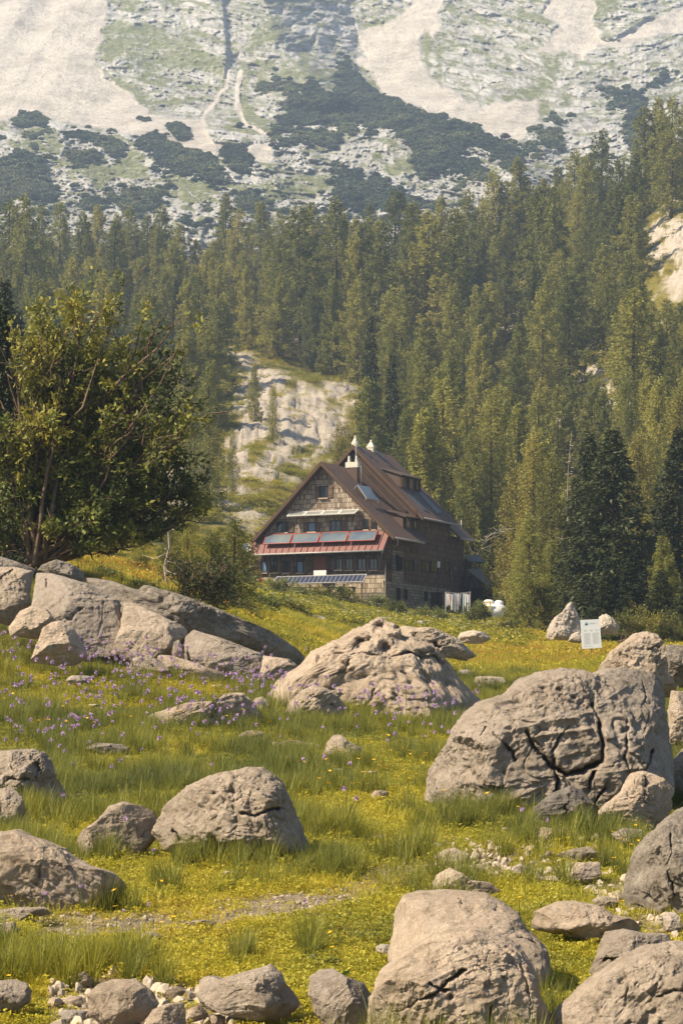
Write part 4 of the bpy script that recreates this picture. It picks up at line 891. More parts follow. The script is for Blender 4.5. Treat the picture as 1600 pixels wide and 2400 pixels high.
# the long split ledge on the left
rock('rough pale end block of the long ledge at the left edge of the picture', cL((-160,95),(0,88),(60,88),(145,108),(138,260),(60,340),(0,325),(-160,330)), 53.5, cr=[(cL((60,90),(30,130),(0,170)), 5, .25)], lean=.9, facet=4, amp=.7)
rock('largest smooth block of the long split ledge, with a dark crack on either side', cL((146,112),(220,112),(400,168),(545,245),(556,270),(550,410),(500,470),(380,470),(290,420),(140,330)), 52, lean=.9, facet=4, amp=.55, cr=[(cL((330,340),(390,300)), 6, .18), (cL((200,130),(215,180)), 5, .15)])
rock('low rounded rock leaning on the ledge left of the upright boulder', cL((42,370),(90,295),(150,270),(215,290),(262,345),(200,410),(60,400)), 50.3, th=.8, amp=.7)
rock('upright egg shaped boulder standing in front of the long ledge', cL((165,520),(178,430),(190,380),(225,345),(262,337),(330,372),(372,440),(383,500),(330,525)), 48.2, th=.9, amp=.8)
rock('middle block of the long split ledge, smooth and sloping to the right', cL((562,250),(610,255),(700,298),(850,370),(858,392),(800,480),(700,500),(545,480)), 51.5, lean=.9, facet=4, amp=.55)
rock('thin slab wedged in the crack of the long ledge', cL((792,480),(800,440),(822,428),(838,460),(842,520),(800,520)), 50.8, amp=.5)
rock('right block of the long split ledge, streaked and square ended', cL((845,415),(880,377),(1010,418),(1205,492),(1205,545),(1190,595),(1000,580),(850,530)), 51, lean=.7, facet=4, amp=.6)
rock('small cracked block at the right tip of the long ledge', cL((1206,500),(1330,518),(1370,550),(1320,595),(1195,612)), 50.5, lean=.6, facet=4, amp=.7)
rock('long dark shaded slab lying behind the split ledge', cL((380,140),(500,150),(620,195),(680,178),(830,222),(1000,285),(1200,365),(1330,450),(1365,505),(1300,540),(850,470),(560,330)), 57, mat=GREY, th=.6, lean=-.4, amp=.8, facet=3)  # the slab's shade is put into its darker grey colour
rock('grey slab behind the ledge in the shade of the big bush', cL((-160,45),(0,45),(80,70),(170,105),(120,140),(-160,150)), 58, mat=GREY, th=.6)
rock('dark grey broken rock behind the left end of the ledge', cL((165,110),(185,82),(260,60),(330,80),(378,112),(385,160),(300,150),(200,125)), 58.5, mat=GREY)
rock('flat pale rock in purple flowers just below the ledge', cL((590,560),(610,515),(650,505),(730,518),(772,560),(770,600),(600,595)), amp=.7)
rock('long low stone sloping right below the middle of the ledge', cL((705,492),(800,505),(900,535),(1045,590),(1000,615),(770,590)), amp=.6)
rock('small dark pointed stone right of the upright boulder', cL((447,510),(485,458),(520,480),(570,515),(500,530)), mat=GREY)
rock('long low knobbly rock among purple flowers left of the big centre boulder', cL((670,780),(850,718),(985,710),(1055,668),(1120,672),(1165,712),(1200,790),(1010,825),(700,825)), cr=[(cL((1000,730),(980,790)), 6, .1)])
rock('small flat stone in the grass at the far left below the ledge', cL((25,480),(40,462),(80,460),(122,492),(60,508)), rep=1)
rock('pale rounded rock in the herbs in front of the hut', [(618,1425),(640,1410),(680,1410),(712,1430),(705,1445),(630,1445)], 150, mat=LITE)
rock('small pale stone right below the rounded rock before the hut', [(626,1444),(640,1438),(655,1446),(655,1456),(632,1456)], 142, mat=LITE, rep=1)
rock('broken pale stones between the hut and the big centre boulder', [(718,1455),(735,1440),(760,1445),(775,1462),(750,1470),(725,1468)], 118, mat=LITE)
rock('little white stone right of the broken pale stones', [(760,1440),(775,1434),(786,1442),(780,1450),(764,1450)], 124, mat=LITE, rep=1)
# centre
rock('big knobbly centre boulder with a jagged dark crest and deep ledge', cC((90,640),(100,560),(125,500),(165,405),(270,370),(322,290),(372,232),(470,200),(570,152),(660,90),(750,60),(808,18),(850,8),(905,40),(972,72),(1000,130),(1100,150),(1200,200),(1260,270),(1335,345),(1365,410),(1405,500),(1515,580),(1500,660),(1350,740),(1000,730),(700,730),(200,700)), base=1668, th=1.0, lean=.6, facet=5, amp=.9,
 cr=[(cC((595,470),(602,380),(650,290),(725,262),(860,272),(1000,282)), 5, .26), (cC((1000,282),(1110,300),(1200,300),(1290,360),(1350,425)), 7, .42), (cC((570,560),(578,480),(500,385),(440,400),(430,460)), 8, .38), (cC((210,560),(265,500),(355,430)), 9, .34), (cC((700,640),(760,570),(812,505)), 4, .22), (cC((660,240),(690,200),(760,190)), 7, .3), (cC((1120,270),(1200,260)), 10, .4), (cC((1060,150),(1120,175)), 6, .3)],
 holes=[(745,1545,9,.3), (905,1517,15,.45), (995,1602,15,.22), (1045,1608,8,.25), (842,1515,12,.35), (890,1464,13,.4), (942,1498,16,.4), (918,1630,6,.15), (930,1470,7,.3), (1100,1630,7,.2)])
rock('low lump at the left foot of the big centre boulder', cC((205,690),(225,600),(300,520),(390,480),(480,500),(560,550),(600,620),(600,700)), 43.6, th=.9, cr=[(cC((330,600),(420,560),(520,600)), 6, .2)])
rock('pale jagged boulder showing behind the right of the centre boulder', cC((960,150),(985,65),(1080,82),(1190,85),(1280,118),(1370,158),(1430,222),(1490,270),(1400,300),(1210,260)), 62, cr=[(cC((1080,110),(1060,140)), 4, .3), (cC((1200,200),(1280,220),(1320,200)), 8, .4)])
rock('rounded pale rock on the yellow meadow below the washing', cR((535,225),(545,202),(600,189),(660,198),(688,230),(640,245),(560,245)), 92, mat=LITE)
rock('white stone in the grass right of the centre boulder', cR((528,392),(540,376),(575,370),(608,383),(602,410),(540,410)), mat=LITE, rep=1)
rock('flat grey topped stone right of the white stone', cR((610,425),(620,402),(680,400),(740,405),(758,432),(690,450),(625,448)))
# right side
rock('domed back boulder at the upper right, behind the giant cracked boulder', cR((1180,420),(1195,340),(1232,288),(1300,240),(1350,202),(1410,190),(1460,205),(1482,250),(1512,320),(1545,400),(1500,470),(1300,470)), 47, th=1.0, lean=.6, cr=[(cR((1310,280),(1340,330)), 3, .15), (cR((1400,290),(1440,270)), 5, .2)])
rock('grey pitted rock at the right edge beside the domed boulder', cR((1490,300),(1500,252),(1568,258),(1660,290),(1660,440),(1560,430),(1510,380)), 44.5, mat=GREY, amp=1.3)
rock('shaded rock wall at the right edge behind the giant boulder', cR((1500,560),(1520,465),(1580,470),(1700,520),(1700,760),(1560,770),(1505,700)), 38.5, th=.9)
rock('giant domed boulder with deep branching cracks on the right', cR((438,960),(440,880),(442,820),(468,740),(500,655),(562,568),(640,510),(750,478),(832,408),(930,374),(1030,356),(1130,366),(1180,374),(1240,351),(1340,352),(1440,372),(1500,402),(1525,480),(1520,640),(1510,790),(1440,920),(1380,960),(1180,1080),(1050,1075),(900,1060),(640,1040)), base=1895, th=1.0, lean=.55, facet=6, amp=.7, sub=8,
 cr=[(cR((1128,540),(1152,600),(1160,700),(1135,780),(1065,835),(990,850),(940,815),(875,740),(830,655)), 8, .42), (cR((940,810),(930,745),(968,685),(1010,640)), 6, .30), (cR((680,655),(730,710),(790,770)), 4, .2), (cR((1292,605),(1272,700),(1250,760),(1275,840)), 8, .36), (cR((1500,480),(1490,640),(1495,780)), 9, .4), (cR((1400,740),(1330,860),(1235,930),(1180,1000)), 8, .4), (cR((1110,830),(1100,910),(1020,970)), 5, .3),
  (cR((1030,950),(1040,1070)), 5, .3), (cR((645,640),(600,745)), 3, .16), (cR((870,690),(890,720)), 5, .2), (cR((1420,560),(1380,640),(1350,700)), 6, .2), (cR((940,820),(950,900),(880,980)), 6, .3), (cR((1180,900),(1120,960),(1100,1000)), 5, .25), (cR((1400,400),(1410,480),(1380,540)), 3, .14), (cR((730,820),(720,900),(640,890)), 3, .12)],
 holes=[(1083,1740,11,.14), (1055,1800,8,.12), (1076,1804,6,.10), (1330,1640,7,.1), (1270,1610,8,.1), (1310,1595,6,.1), (1300,1618,6,.1), (1400,1590,7,.1)])
rock('angular rock at the lower right foot of the giant boulder', cR((1185,1020),(1215,985),(1285,930),(1340,850),(1400,835),(1480,868),(1535,920),(1510,1010),(1450,1070),(1380,1100),(1250,1090)), base=1930, th=.8, cr=[(cR((1400,850),(1380,950),(1320,990)), 4, .15)])
rock('dark fissured rocks at the middle foot of the giant boulder', cR((880,1010),(950,945),(1050,905),(1110,925),(1185,1010),(1150,1075),(1000,1075),(900,1055)), base=1918, th=.8, mat=GREY, cr=[(cR((1030,950),(1035,1060)), 4, .2)])
rock('broken rock at the right edge between the giant boulder and the grey one', cR((1505,880),(1530,780),(1568,735),(1680,700),(1700,900),(1600,960),(1530,930)), base=1880, th=.8)
rock('large grey ribbed boulder cut by the right edge of the picture', cB((1342,430),(1348,300),(1352,200),(1400,130),(1470,60),(1568,-5),(1700,-60),(1760,200),(1740,460),(1500,470)), base=2125, mat=GREY, th=1.0, lean=.4, cr=[(cB((1500,100),(1480,250),(1520,380)), 5, .12), (cB((1410,200),(1400,330)), 4, .08)])
rock('flat broken stone in the grass below the giant boulder', cB((878,115),(925,76),(1035,90),(1025,135),(920,142)))
rock('pale flat stone beside purple flowers near the grey ribbed boulder', cB((1238,110),(1290,80),(1385,88),(1405,130),(1300,155)))
rock('thin flat stone sunk in the turf right of the path', cB((988,205),(1060,176),(1140,165),(1195,200),(1140,222),(1010,220)))
rock('greyish low stone above the end of the gravel path', cB((428,215),(470,180),(520,170),(592,200),(585,242),(470,242)))
rock('rock shaded by a grass tuft at the end of the gravel path', cB((408,360),(440,300),(500,266),(562,290),(600,325),(680,328),(725,370),(600,385),(430,370)))
rock('small white stone right of the path end', cB((776,270),(820,240),(862,268),(842,292),(790,292)), mat=LITE, rep=1)
rock('smaller white stone below and right of its neighbour', cB((880,312),(905,292),(932,310),(910,328)), mat=LITE, rep=1)
rock('blocky low rock left of the yellow flowers by the ribbed boulder', cB((1030,300),(1080,240),(1190,238),(1195,290),(1130,325),(1040,315)))
rock('smooth pale upper slab of the big boulder at the bottom', cB((240,700),(238,560),(250,480),(290,410),(360,388),(560,387),(680,395),(752,430),(822,480),(852,540),(890,568),(925,622),(905,700),(850,740),(700,760),(400,760)), base=2290, th=1.15, lean=.9, facet=4, amp=.55, cr=[(cB((420,570),(480,552),(545,548)), 5, .10), (cB((770,575),(830,560),(885,590)), 6, .16), (cB((545,410),(550,450)), 3, .06)])
rock('big rugged boulder at the bottom, crossed by a deep slanting crack', cB((135,860),(148,800),(172,748),(270,670),(400,602),(500,562),(620,550),(740,580),(822,622),(862,680),(902,752),(912,860),(945,960),(940,1080),(600,1100),(300,1080),(160,980)), base=2440, th=1.0, lean=.6, facet=5, sub=8, amp=.8,
 cr=[(cB((180,850),(235,915),(290,900),(340,850),(430,800),(480,755),(560,710)), 6, .15), (cB((400,760),(440,792),(480,790)), 6, .14), (cB((690,840),(665,900),(655,960)), 6, .12), (cB((820,700),(830,800),(850,900)), 5, .08), (cB((600,690),(640,720)), 5, .08), (cB((240,915),(300,960),(330,1000)), 6, .14)], holes=[(1168,2262,7,.05), (1168,2280,6,.05), (1050,2318,8,.07)])
rock('long low mottled boulder right of the big bottom boulder', cB((878,560),(888,470),(940,440),(1000,420),(1080,418),(1180,438),(1260,478),(1345,498),(1375,550),(1310,575),(1200,595),(1100,570)), base=2188, amp=.8)
rock('blocky boulder standing above the bottom right corner boulder', cB((1160,750),(1178,640),(1218,560),(1300,545),(1400,565),(1500,568),(1535,620),(1460,665),(1350,720),(1250,775)), base=2275, cr=[(cB((1180,680),(1250,690),(1290,720)), 6, .08)])
rock('broad boulder filling the bottom right corner', cB((985,920),(1060,852),(1180,760),(1320,690),(1450,642),(1568,620),(1720,640),(1760,980),(1600,1080),(1200,1060),(1010,1000)), base=2440, th=1.0, lean=.7, facet=5, cr=[(cB((1430,830),(1480,800),(1550,790)), 6, .07), (cB((1200,1000),(1300,930),(1400,940)), 4, .05)])
rock('smooth sloping boulder at the bottom edge left of the big rugged one', cD((1412,660),(1420,570),(1470,540),(1530,536),(1600,575),(1670,605),(1720,680),(1750,760),(1740,830),(1560,830),(1450,730)), base=2400, amp=.6)
rock('wedge shaped pale boulder with a shadowed hollow below it', cD((905,655),(910,590),(960,565),(1000,582),(1100,560),(1190,536),(1242,520),(1290,555),(1312,600),(1352,660),(1365,705),(1280,750),(1150,730),(1000,722),(925,700)), amp=.7, lean=.8)
rock('rounded oblong boulder among rubble at the bottom left', cD((398,650),(440,610),(510,588),(620,585),(655,608),(700,640),(728,690),(670,755),(500,765),(415,740)), amp=.6, lean=.7)
rock('flat faced rock at the bottom edge in the rubble', cD((655,790),(700,720),(770,692),(842,690),(852,740),(845,810),(700,820)), base=2405)
rock('rough boulder cut by the left edge near the bottom corner', cD((-120,600),(0,588),(60,584),(122,600),(142,640),(130,685),(60,715),(-120,725)), amp=1.1)
rock('flat white broken slab in the rubble at the bottom left', cD((262,735),(300,720),(402,725),(385,775),(290,772)), mat=LITE)
rock('narrow upright stone on the turf above the rubble', cD((366,560),(385,543),(412,568),(420,602),(380,595)), rep=1)
rock('dark jagged boulder at the left edge, upper of the pair', cM((-120,125),(0,116),(60,110),(150,108),(202,125),(232,160),(262,240),(285,320),(245,385),(100,380),(-100,330)), base=1885, amp=1.1, cr=[(cM((150,130),(190,200),(180,260)), 8, .15), (cM((20,260),(100,240),(180,260)), 6, .12)])
rock('sunlit rock at the left edge below the dark jagged boulder', cM((-120,300),(0,290),(50,285),(102,330),(115,400),(60,460),(-120,500)), base=1930)
rock('long pale hump of rock at the left edge with grass before it', cM((-140,500),(0,490),(60,480),(120,508),(200,530),(290,570),(362,620),(450,650),(532,680),(555,740),(520,800),(380,830),(200,830),(-140,800)), base=2108, lean=.8, amp=.8, cr=[(cM((205,630),(200,700),(180,740)), 5, .09), (cM((440,660),(500,700),(520,790)), 7, .1)])
rock('smooth pale boulder left of the cracked boulder, with a dark notch', cM((362,530),(380,480),(450,430),(500,370),(562,350),(640,370),(700,396),(725,440),(700,520),(640,570),(500,590),(400,590)), base=1992, amp=.55, cr=[(cM((660,500),(700,470),(730,440)), 8, .14)])
rock('rough boulder in the left meadow with an overhanging split corner', cM((715,490),(740,380),(800,320),(850,280),(960,230),(1060,210),(1130,192),(1200,195),(1252,225),(1302,270),(1325,330),(1352,380),(1365,450),(1385,520),(1365,590),(1200,620),(1000,600),(800,560)), base=2000, th=.95, lean=.55,
 cr=[(cM((1130,395),(1180,405),(1260,380),(1355,372)), 6, .22), (cM((980,500),(1005,535),(1085,530)), 8, .16), (cM((1088,590),(1100,420)), 4, .1), (cM((1150,350),(1155,300)), 4, .1), (cM((790,480),(840,530)), 5, .12)], holes=[(545,1852,8,.1), (500,1862,6,.1)])
rock('low stone ledge in the grass in the middle of the meadow', cM((1240,80),(1340,65),(1430,80),(1485,96),(1440,130),(1300,130)))
rock('small pointed stone in the middle of the meadow', [(760,1770),(765,1741),(781,1722),(800,1722),(820,1740),(848,1752),(838,1775),(790,1778)])
rock('flat rock sunk in grass at the left edge above the path', [(-60,2145),(0,2133),(51,2127),(107,2127),(120,2144),(51,2156),(-60,2160)])
rock('half buried stone at the left edge beside the path', [(-60,2175),(0,2165),(31,2160),(50,2185),(0,2196),(-60,2196)])
rock('low flat stone among purple flowers in the left meadow', [(195,1755),(224,1741),(286,1744),(303,1755),(280,1765),(215,1765)])
rock('pointed pale rock behind the white notice board', [(1286,1488),(1290,1465),(1298,1447),(1317,1434),(1330,1415),(1340,1408),(1353,1436),(1362,1455),(1360,1482),(1323,1490)], 103, mat=LITE, amp=1.2)
rock('white rock face right of the notice board under the dark spruce', [(1395,1478),(1404,1445),(1422,1437),(1440,1450),(1450,1468),(1436,1482)], 104, mat=LITE, amp=1.2)
rock('small rounded rock at the left foot of the notice board', [(1332,1502),(1338,1488),(1352,1480),(1368,1488),(1368,1504)], 99, mat=LITE)
for lb, x, y, rx, ry in (('low pale stone in the flowers below the upright boulder', 185, 1592, 34, 12), ('half sunk stone left of the low stone ledge in the middle', 590, 1722, 30, 10), ('pale stone patch under the low stone ledge in the middle', 690, 1785, 34, 14),
    ('flat stone left of the cracked boulder, sunk in the meadow', 130, 1830, 24, 9), ('flat stone right of the cracked left boulder', 745, 1945, 24, 9), ('small stone in the turf in the very middle of the meadow', 890, 1862, 22, 10), ('broken flat stone under the grey ribbed boulder', 1420, 2115, 34, 14), ('small angular stone beside the grey ribbed boulder foot', 1475, 2090, 22, 16),
    ('rounded stone at the right edge above the corner boulder', 1575, 2160, 26, 22), ('flat sunk stone left of the upper slab of the bottom boulder', 905, 2225, 24, 12), ('small tan stone on the left of the path', 350, 2195, 28, 12), ('flat stone beside the path in the left foreground', 470, 2165, 40, 9), ('low stone at the foot of the big centre boulder on its left', 610, 1650, 24, 16), ('rubble stone above right of the rounded oblong boulder', 412, 2326, 22, 16), ('rubble stone at the left of the rounded oblong boulder', 172, 2346, 24, 14),
    ('angular rubble stone right of the flat faced rock at the bottom', 462, 2378, 24, 20), ('small rubble stone at the bottom edge below the wedge shaped boulder', 512, 2392, 20, 14), ('small rubble stone between the oblong boulder and the wedge shaped one', 385, 2350, 14, 11), ('tiny pale stone beside the bottom wedge shaped boulder', 700, 2362, 12, 10)):
    a_ = np.linspace(0, 6.283, 10)[:-1]; rs_ = np.random.default_rng(int(x)); rock(lb, [(x + math.cos(t) * rx * rs_.uniform(.75, 1.15), y + math.sin(t) * ry * rs_.uniform(.75, 1.15)) for t in a_], mat=LITE if int(x) % 2 else LIME)
for lb, x, y, rx, ry, D in (('white stone in the herbs below the left end of the long solar row', 655, 1458, 15, 7, 128), ('pale stone in the herbs below the dark round bush', 800, 1450, 13, 6, 132), ('pair like pale stone right of the broken stones before the hut', 830, 1447, 9, 5, 138), ('flat pale stone in front of the hut corner', 905, 1452, 13, 5, 140), ('small white stone under the stone side wall', 985, 1458, 9, 4, 138), ('long pale stone in the herbs left of the broken stones', 700, 1446, 18, 6, 136)):
    a_ = np.linspace(0, 6.283, 10)[:-1]; rs_ = np.random.default_rng(int(x)); rock(lb, [(x + math.cos(t) * rx * rs_.uniform(.75, 1.15), y + math.sin(t) * ry * rs_.uniform(.75, 1.15)) for t in a_], D, mat=LITE)
# outcrop blocks on the forest slope
for lb, x, y, r_, D in (('grey rounded outcrop among the trees right of the dark spruce', 1500, 1063, 26, 262), ('pale boulder between larches right of the dark spruce', 1492, 1103, 11, 250), ('pale block on the slope above the yellow green larches', 1276, 1040, 20, 280), ('white block high between the larches at the right', 1352, 1020, 13, 290), ('pale rocks beside the shrub at the lower left of the hut', 520, 1275, 28, 196), ('white rock in the grass left of the satellite dish', 548, 1262, 16, 215)):
    a_ = np.linspace(0, 6.283, 11)[:-1]; rs_ = np.random.default_rng(int(x)); pl = [(x + math.cos(t) * r_ * rs_.uniform(.8, 1.15), y + math.sin(t) * r_ * .62 * rs_.uniform(.8, 1.15)) for t in a_]
    rock(lb, pl, D, mat=LITE, amp=1.3, grp='pale rocks on the wooded slope')
# ---------------------------------------------------------------- trees
BARK = simple('bark', (.075, .055, .038), .95, .3, 6, .1); BARKP = simple('silver_dead_wood', (.34, .29, .22), .9, .2, 8, .1); BARKW = simple('willow_bark', (.135, .092, .056), .9, .35, 9, .12)
LAR = leaf_mat('larch_needles', [(.16, (.12, .135, .034)), (.45, (.22, .22, .048)), (.70, (.31, .29, .064)), (.9, (.38, .33, .078))], .4, fine=.35)
LARY = leaf_mat('young_larch_needles', [(.2, (.14, .14, .028)), (.5, (.23, .20, .04)), (.85, (.31, .26, .055))], .3, fine=.4)
SPR = leaf_mat('spruce_needles', [(.2, (.022, .030, .010)), (.5, (.040, .050, .015)), (.85, (.062, .072, .022))], .12, fine=.5)
WIL = leaf_mat('bush_leaves', [(.15, (.048, .062, .014)), (.38, (.10, .12, .02)), (.62, (.20, .20, .032)), (.9, (.32, .275, .042))], .28, objrand=False, rough=.6, fine=.9)
HERB = leaf_mat('herb_leaves', [(.2, (.07, .10, .022)), (.5, (.14, .165, .035)), (.85, (.24, .23, .06))], .3, fine=.8)
def conifer(seed, H_=20, Rm=3.2, nb=95, spb=60, kind='larch', ls=.34, bare=.12):
    """returns trunk mesh builder and crown arrays; unit metres, base at the origin"""
    rs = np.random.default_rng(seed); mb = MB(); lean = rs.normal(size=2) * .012 * H_
    tr = [(lean[0] * t * t, lean[1] * t * t, H_ * t) for t in np.linspace(0, .97, 9)]
    mb.tube([(0, 0, -1.5)] + tr, [.26 * H_ / 20] + [.24 * H_ / 20 * (1 - t) ** .8 + .015 for t in np.linspace(0, .97, 9)], 6)
    Cs, As, Bs = [], [], []
    for i in range(nb):
        t = bare + (1 - bare) * (i + rs.random()) / nb; az = i * 2.4 + rs.normal() * .4
        if kind == 'larch': prof = (1 - t) ** .60 * (1.0 if t > .3 else .62 + t * 1.27); L = Rm * prof * rs.uniform(.5, 1.15) + .3; drop = -.10 - .25 * (1 - t)
        else: prof = (1 - t) ** .85; L = Rm * prof * rs.uniform(.8, 1.08) + .2; drop = -.30 - .2 * (1 - t)
        d = np.array([math.cos(az), math.sin(az), 0]); b0 = np.array([lean[0] * t * t, lean[1] * t * t, H_ * t])
        curve = lambda s: b0 + d * L * s[:, None] + np.array([0, 0, 1]) * (drop * L * s + (.28 if kind == 'larch' else .22) * L * s * s)[:, None]
        pts = curve(np.array([0, .35, .7, 1.0])); 
        if L > .7: mb.tube([tuple(p) for p in pts], [.045 * (1 - t) + .012, .03 * (1 - t) + .01, .015, .006], 3, False)
        n = max(8, int(spb * L / Rm)); s = rs.random(n) ** .7 * .95 + .08; c = curve(s)
        sd_ = np.array([-d[1], d[0], 0]); wv = (1 - s) * .34 * L + .18
        off = rs.normal(size=n) * wv * .55; hang = -np.abs(rs.normal(size=n)) * (.42 if kind == 'larch' else .16) * (1 + .3 * L / Rm) + rs.normal(size=n) * .12
        c = c + sd_ * off[:, None] + np.array([0, 0, 1]) * hang[:, None]
        sz = ls * rs.uniform(.5, 1.15, n)
        dirv = unit(d * rs.uniform(.2, 1, n)[:, None] + sd_ * (np.sign(off) * rs.uniform(0, 1, n))[:, None] + np.array([0, 0, 1]) * rs.uniform(-.9, .35, n)[:, None])
        nn_ = unit(rs.normal(size=(n, 3)) + np.array([0, 0, .9])); bb = unit(np.cross(dirv, nn_))
        Cs.append(c); As.append(dirv * sz[:, None]); Bs.append(bb * (sz * rs.uniform(.22, .42, n))[:, None])
    return mb, np.concatenate(Cs), np.concatenate(As), np.concatenate(Bs)
def diam(C, A, B):
    n = len(C); V = np.stack([C - A, C + B, C + A, C - B], 1).reshape(-1, 3); return V, np.arange(n * 4).reshape(n, 4)
def tree_kind(seed, mat, bark=BARK, **k):
    mb, C, A, B = conifer(seed, **k); V, F = diam(C, A, B); leaf = np.repeat(np.clip(.5 + .5 * fbm(C * .45 + seed, 2, seed) * 1.6 + RNG.normal(size=len(C)) * .15, 0, 1), 4)
    return mb, np_mesh('crown', V, F, mat, False, attrs={'leaf': leaf}), k.get('H_', 20), bark
def tree_proto(name, kd):
    mb, cme, h, bark = kd; r = bpy.data.objects.new(name, None); t = bpy.data.meshes.new('trunk'); t.from_pydata(mb.v, [], mb.f); t.materials.append(bark); t.update(); return (name, t, cme, h)
def plant_tree(pr, x, y, height, label, cat, group=None, z=None, fat=1.0, ck='crown'):
    name, tme, cme, h = pr; r = empty(name, (x, y, gz1(x, y) - .1 if z is None else z)); s = height / h; r.scale = (s * fat, s * fat, s); r.rotation_euler = (0, 0, random.random() * 6.283); tag(r, label, cat, group)
    a = bpy.data.objects.new('trunk', tme); link(a); a.parent = r; b = bpy.data.objects.new(ck, cme); link(b); b.parent = r; return r
LK = [tree_proto('larch_tree', tree_kind(11 + i, LAR, H_=20, Rm=rm, nb=92, spb=215, ls=.27, bare=ba)) for i, (rm, ba) in enumerate([(4.4, .07), (5.0, .05), (4.0, .09), (5.4, .06), (4.6, .04), (3.6, .09), (4.9, .10)])]
LYN = [tree_proto('larch_tree', tree_kind(41 + i, LARY, H_=12, Rm=2.6, nb=120, spb=190, ls=.125, bare=.05)) for i in range(3)]
LMN = [tree_proto('larch_tree', tree_kind(51 + i, LAR, H_=14, Rm=2.9, nb=120, spb=200, ls=.15, bare=.06)) for i in range(3)]
SP = [tree_proto('spruce_tree', tree_kind(61 + i, SPR, H_=18, Rm=2.4, nb=150, spb=80, kind='spruce', ls=.26, bare=.03)) for i in range(2)]
SPN = [tree_proto('spruce_tree', tree_kind(71 + i, SPR, H_=14, Rm=3.1, nb=210, spb=200, kind='spruce', ls=.17, bare=.02)) for i in range(2)]
nT = 0
CLEAR = [(400, 1330), (470, 1180), (530, 1000), (575, 880), (620, 850), (700, 870), (840, 940), (800, 1020), (760, 1060), (620, 1330)]
def blocked(px, D, h):
    """would this tree cover the open limestone slope"""
    y = D; x = (px - 800) / FPX * y; g = gz1(x, y); pb = HZ - FPX * g / y; pt = HZ - FPX * (g + h) / y; hw = 2.2 / y * FPX
    if D < 212 and 560 < px < 1180: return True
    P = np.array(CLEAR); xs = np.array([px - hw, px, px + hw] * 4); ys = np.repeat(np.linspace(pb, pt + 10, 4), 3)
    if (sdist(xs, ys, P) > 3).any(): return True
    if (sdist(xs, ys, OUTC[2]) > 4).any(): return True
    return False
def lar(px, D, h, label=None, cat='larch', grp=None, kinds=None, fat=1.0):
    global nT
    zone = 0 if px < 620 else 1 if px < 1150 else 2
    label = label or ('olive green larch in the forest left of the limestone slope, behind the big bush', 'olive green larch in the forest on the slope above the hut', 'olive green larch in the forest right of the hut, above the dark spruce')[zone]
    grp = grp or ('larches of the forest at the left', 'larches of the forest above the hut', 'larches of the forest at the right')[zone]; x = (px - 800) / FPX * D; nT += 1
    return plant_tree((kinds or LK)[nT * 5 % len(kinds or LK)], x, D, h, label, cat, grp, fat=fat)
def top_at(px, ptop, D):
    x = (px - 800) / FPX * D; return (HZ - ptop) / FPX * D - gz1(x, D)
# skyline trees with their tops at the rows seen in the photo
ORD = ['first', 'second', 'third', 'fourth', 'fifth', 'sixth', 'seventh', 'eighth', 'ninth', 'tenth', 'eleventh', 'twelfth', 'thirteenth', 'fourteenth', 'fifteenth', 'sixteenth', 'seventeenth', 'eighteenth', 'nineteenth', 'twentieth']
skn = {0: 0, 1: 0, 2: 0}
for px, pt in ((-30,470),(20,462),(62,448),(100,478),(140,470),(185,492),(232,478),(275,500),(300,480),(345,498),(378,476),(420,520),(455,560),(500,560),(528,448),(560,486),(610,470),(655,492),(705,436),(740,470),(790,458),(832,398),(862,430),(893,396),(925,440),(962,402),(1000,440),(1035,455),(1062,404),(1095,440),(1130,470),(1158,398),(1180,430),(1222,368),(1262,400),(1300,356),(1345,346),(1372,360),(1408,300),(1450,370),(1485,352),(1510,246),(1545,226),(1572,222),(1610,230)):
    D = 505 + random.uniform(-30, 45) if px < 1250 else 455 + random.uniform(-20, 25); h = top_at(px, pt, D)
    D2 = D
    while h > 27 and (D2 > 440 or px > 1300) and D2 < 590: D2 += (15 if px > 1300 else -20); h = top_at(px, pt, D2)
    while h < 12 and D2 < 600: D2 += 15; h = top_at(px, pt, D2)
    zn = 0 if px < 540 else 1 if px < 1110 else 2; lb_ = 'larch standing against the mountain, ' + ORD[skn[zn]] + ' tree from the left along the ' + ('left', 'middle', 'right')[zn] + ' skyline'; skn[zn] += 1; lar(px, D2, min(max(h, 10), 30), lb_, 'larch', 'larches along the skyline', fat=random.uniform(.95, 1.3))
sky_x = [-100,60,150,300,400,460,530,600,700,830,900,1060,1220,1300,1410,1480,1545,1700]; sky_y = [480,470,500,500,520,580,500,490,460,430,420,430,400,380,330,380,260,240]
for D in (545, 505, 470, 440, 410, 380, 352, 326, 302, 280, 258, 238, 220):
    st_ = 5.4 / D * FPX if D > 300 else 5.8 / D * FPX; px = -60 + random.random() * st_
    while px < 1665:
        q = px + random.uniform(-.35, .35) * st_; px += st_ * random.uniform(.75, 1.25); Dj = D + random.uniform(-12, 12); h = random.uniform(13, 21)
        if q < 60 and D < 300 and random.random() < .3: continue
        if D < 300 and q > 1100: h = random.uniform(9, 16)
        if D < 340 and random.random() < (.18 if q < 1100 else .22): continue
        if 300 < q < 580 and D < 300 and random.random() < .45: continue
        if h > top_at(q, np.interp(q, sky_x, sky_y) + 8, Dj): h = top_at(q, np.interp(q, sky_x, sky_y) + random.uniform(15, 60), Dj)
        if h < 7 or nT > 295 or blocked(q, Dj, h): continue
        if random.random() < .05: plant_tree(SP[nT % 2], (q - 800) / FPX * Dj, Dj, h * .9, 'narrow dark spruce among the larches of the forest slope', 'spruce', 'spruces in the larch forest'); nT += 1
        else: lar(q, Dj, h, fat=random.uniform(1.0, 1.4))
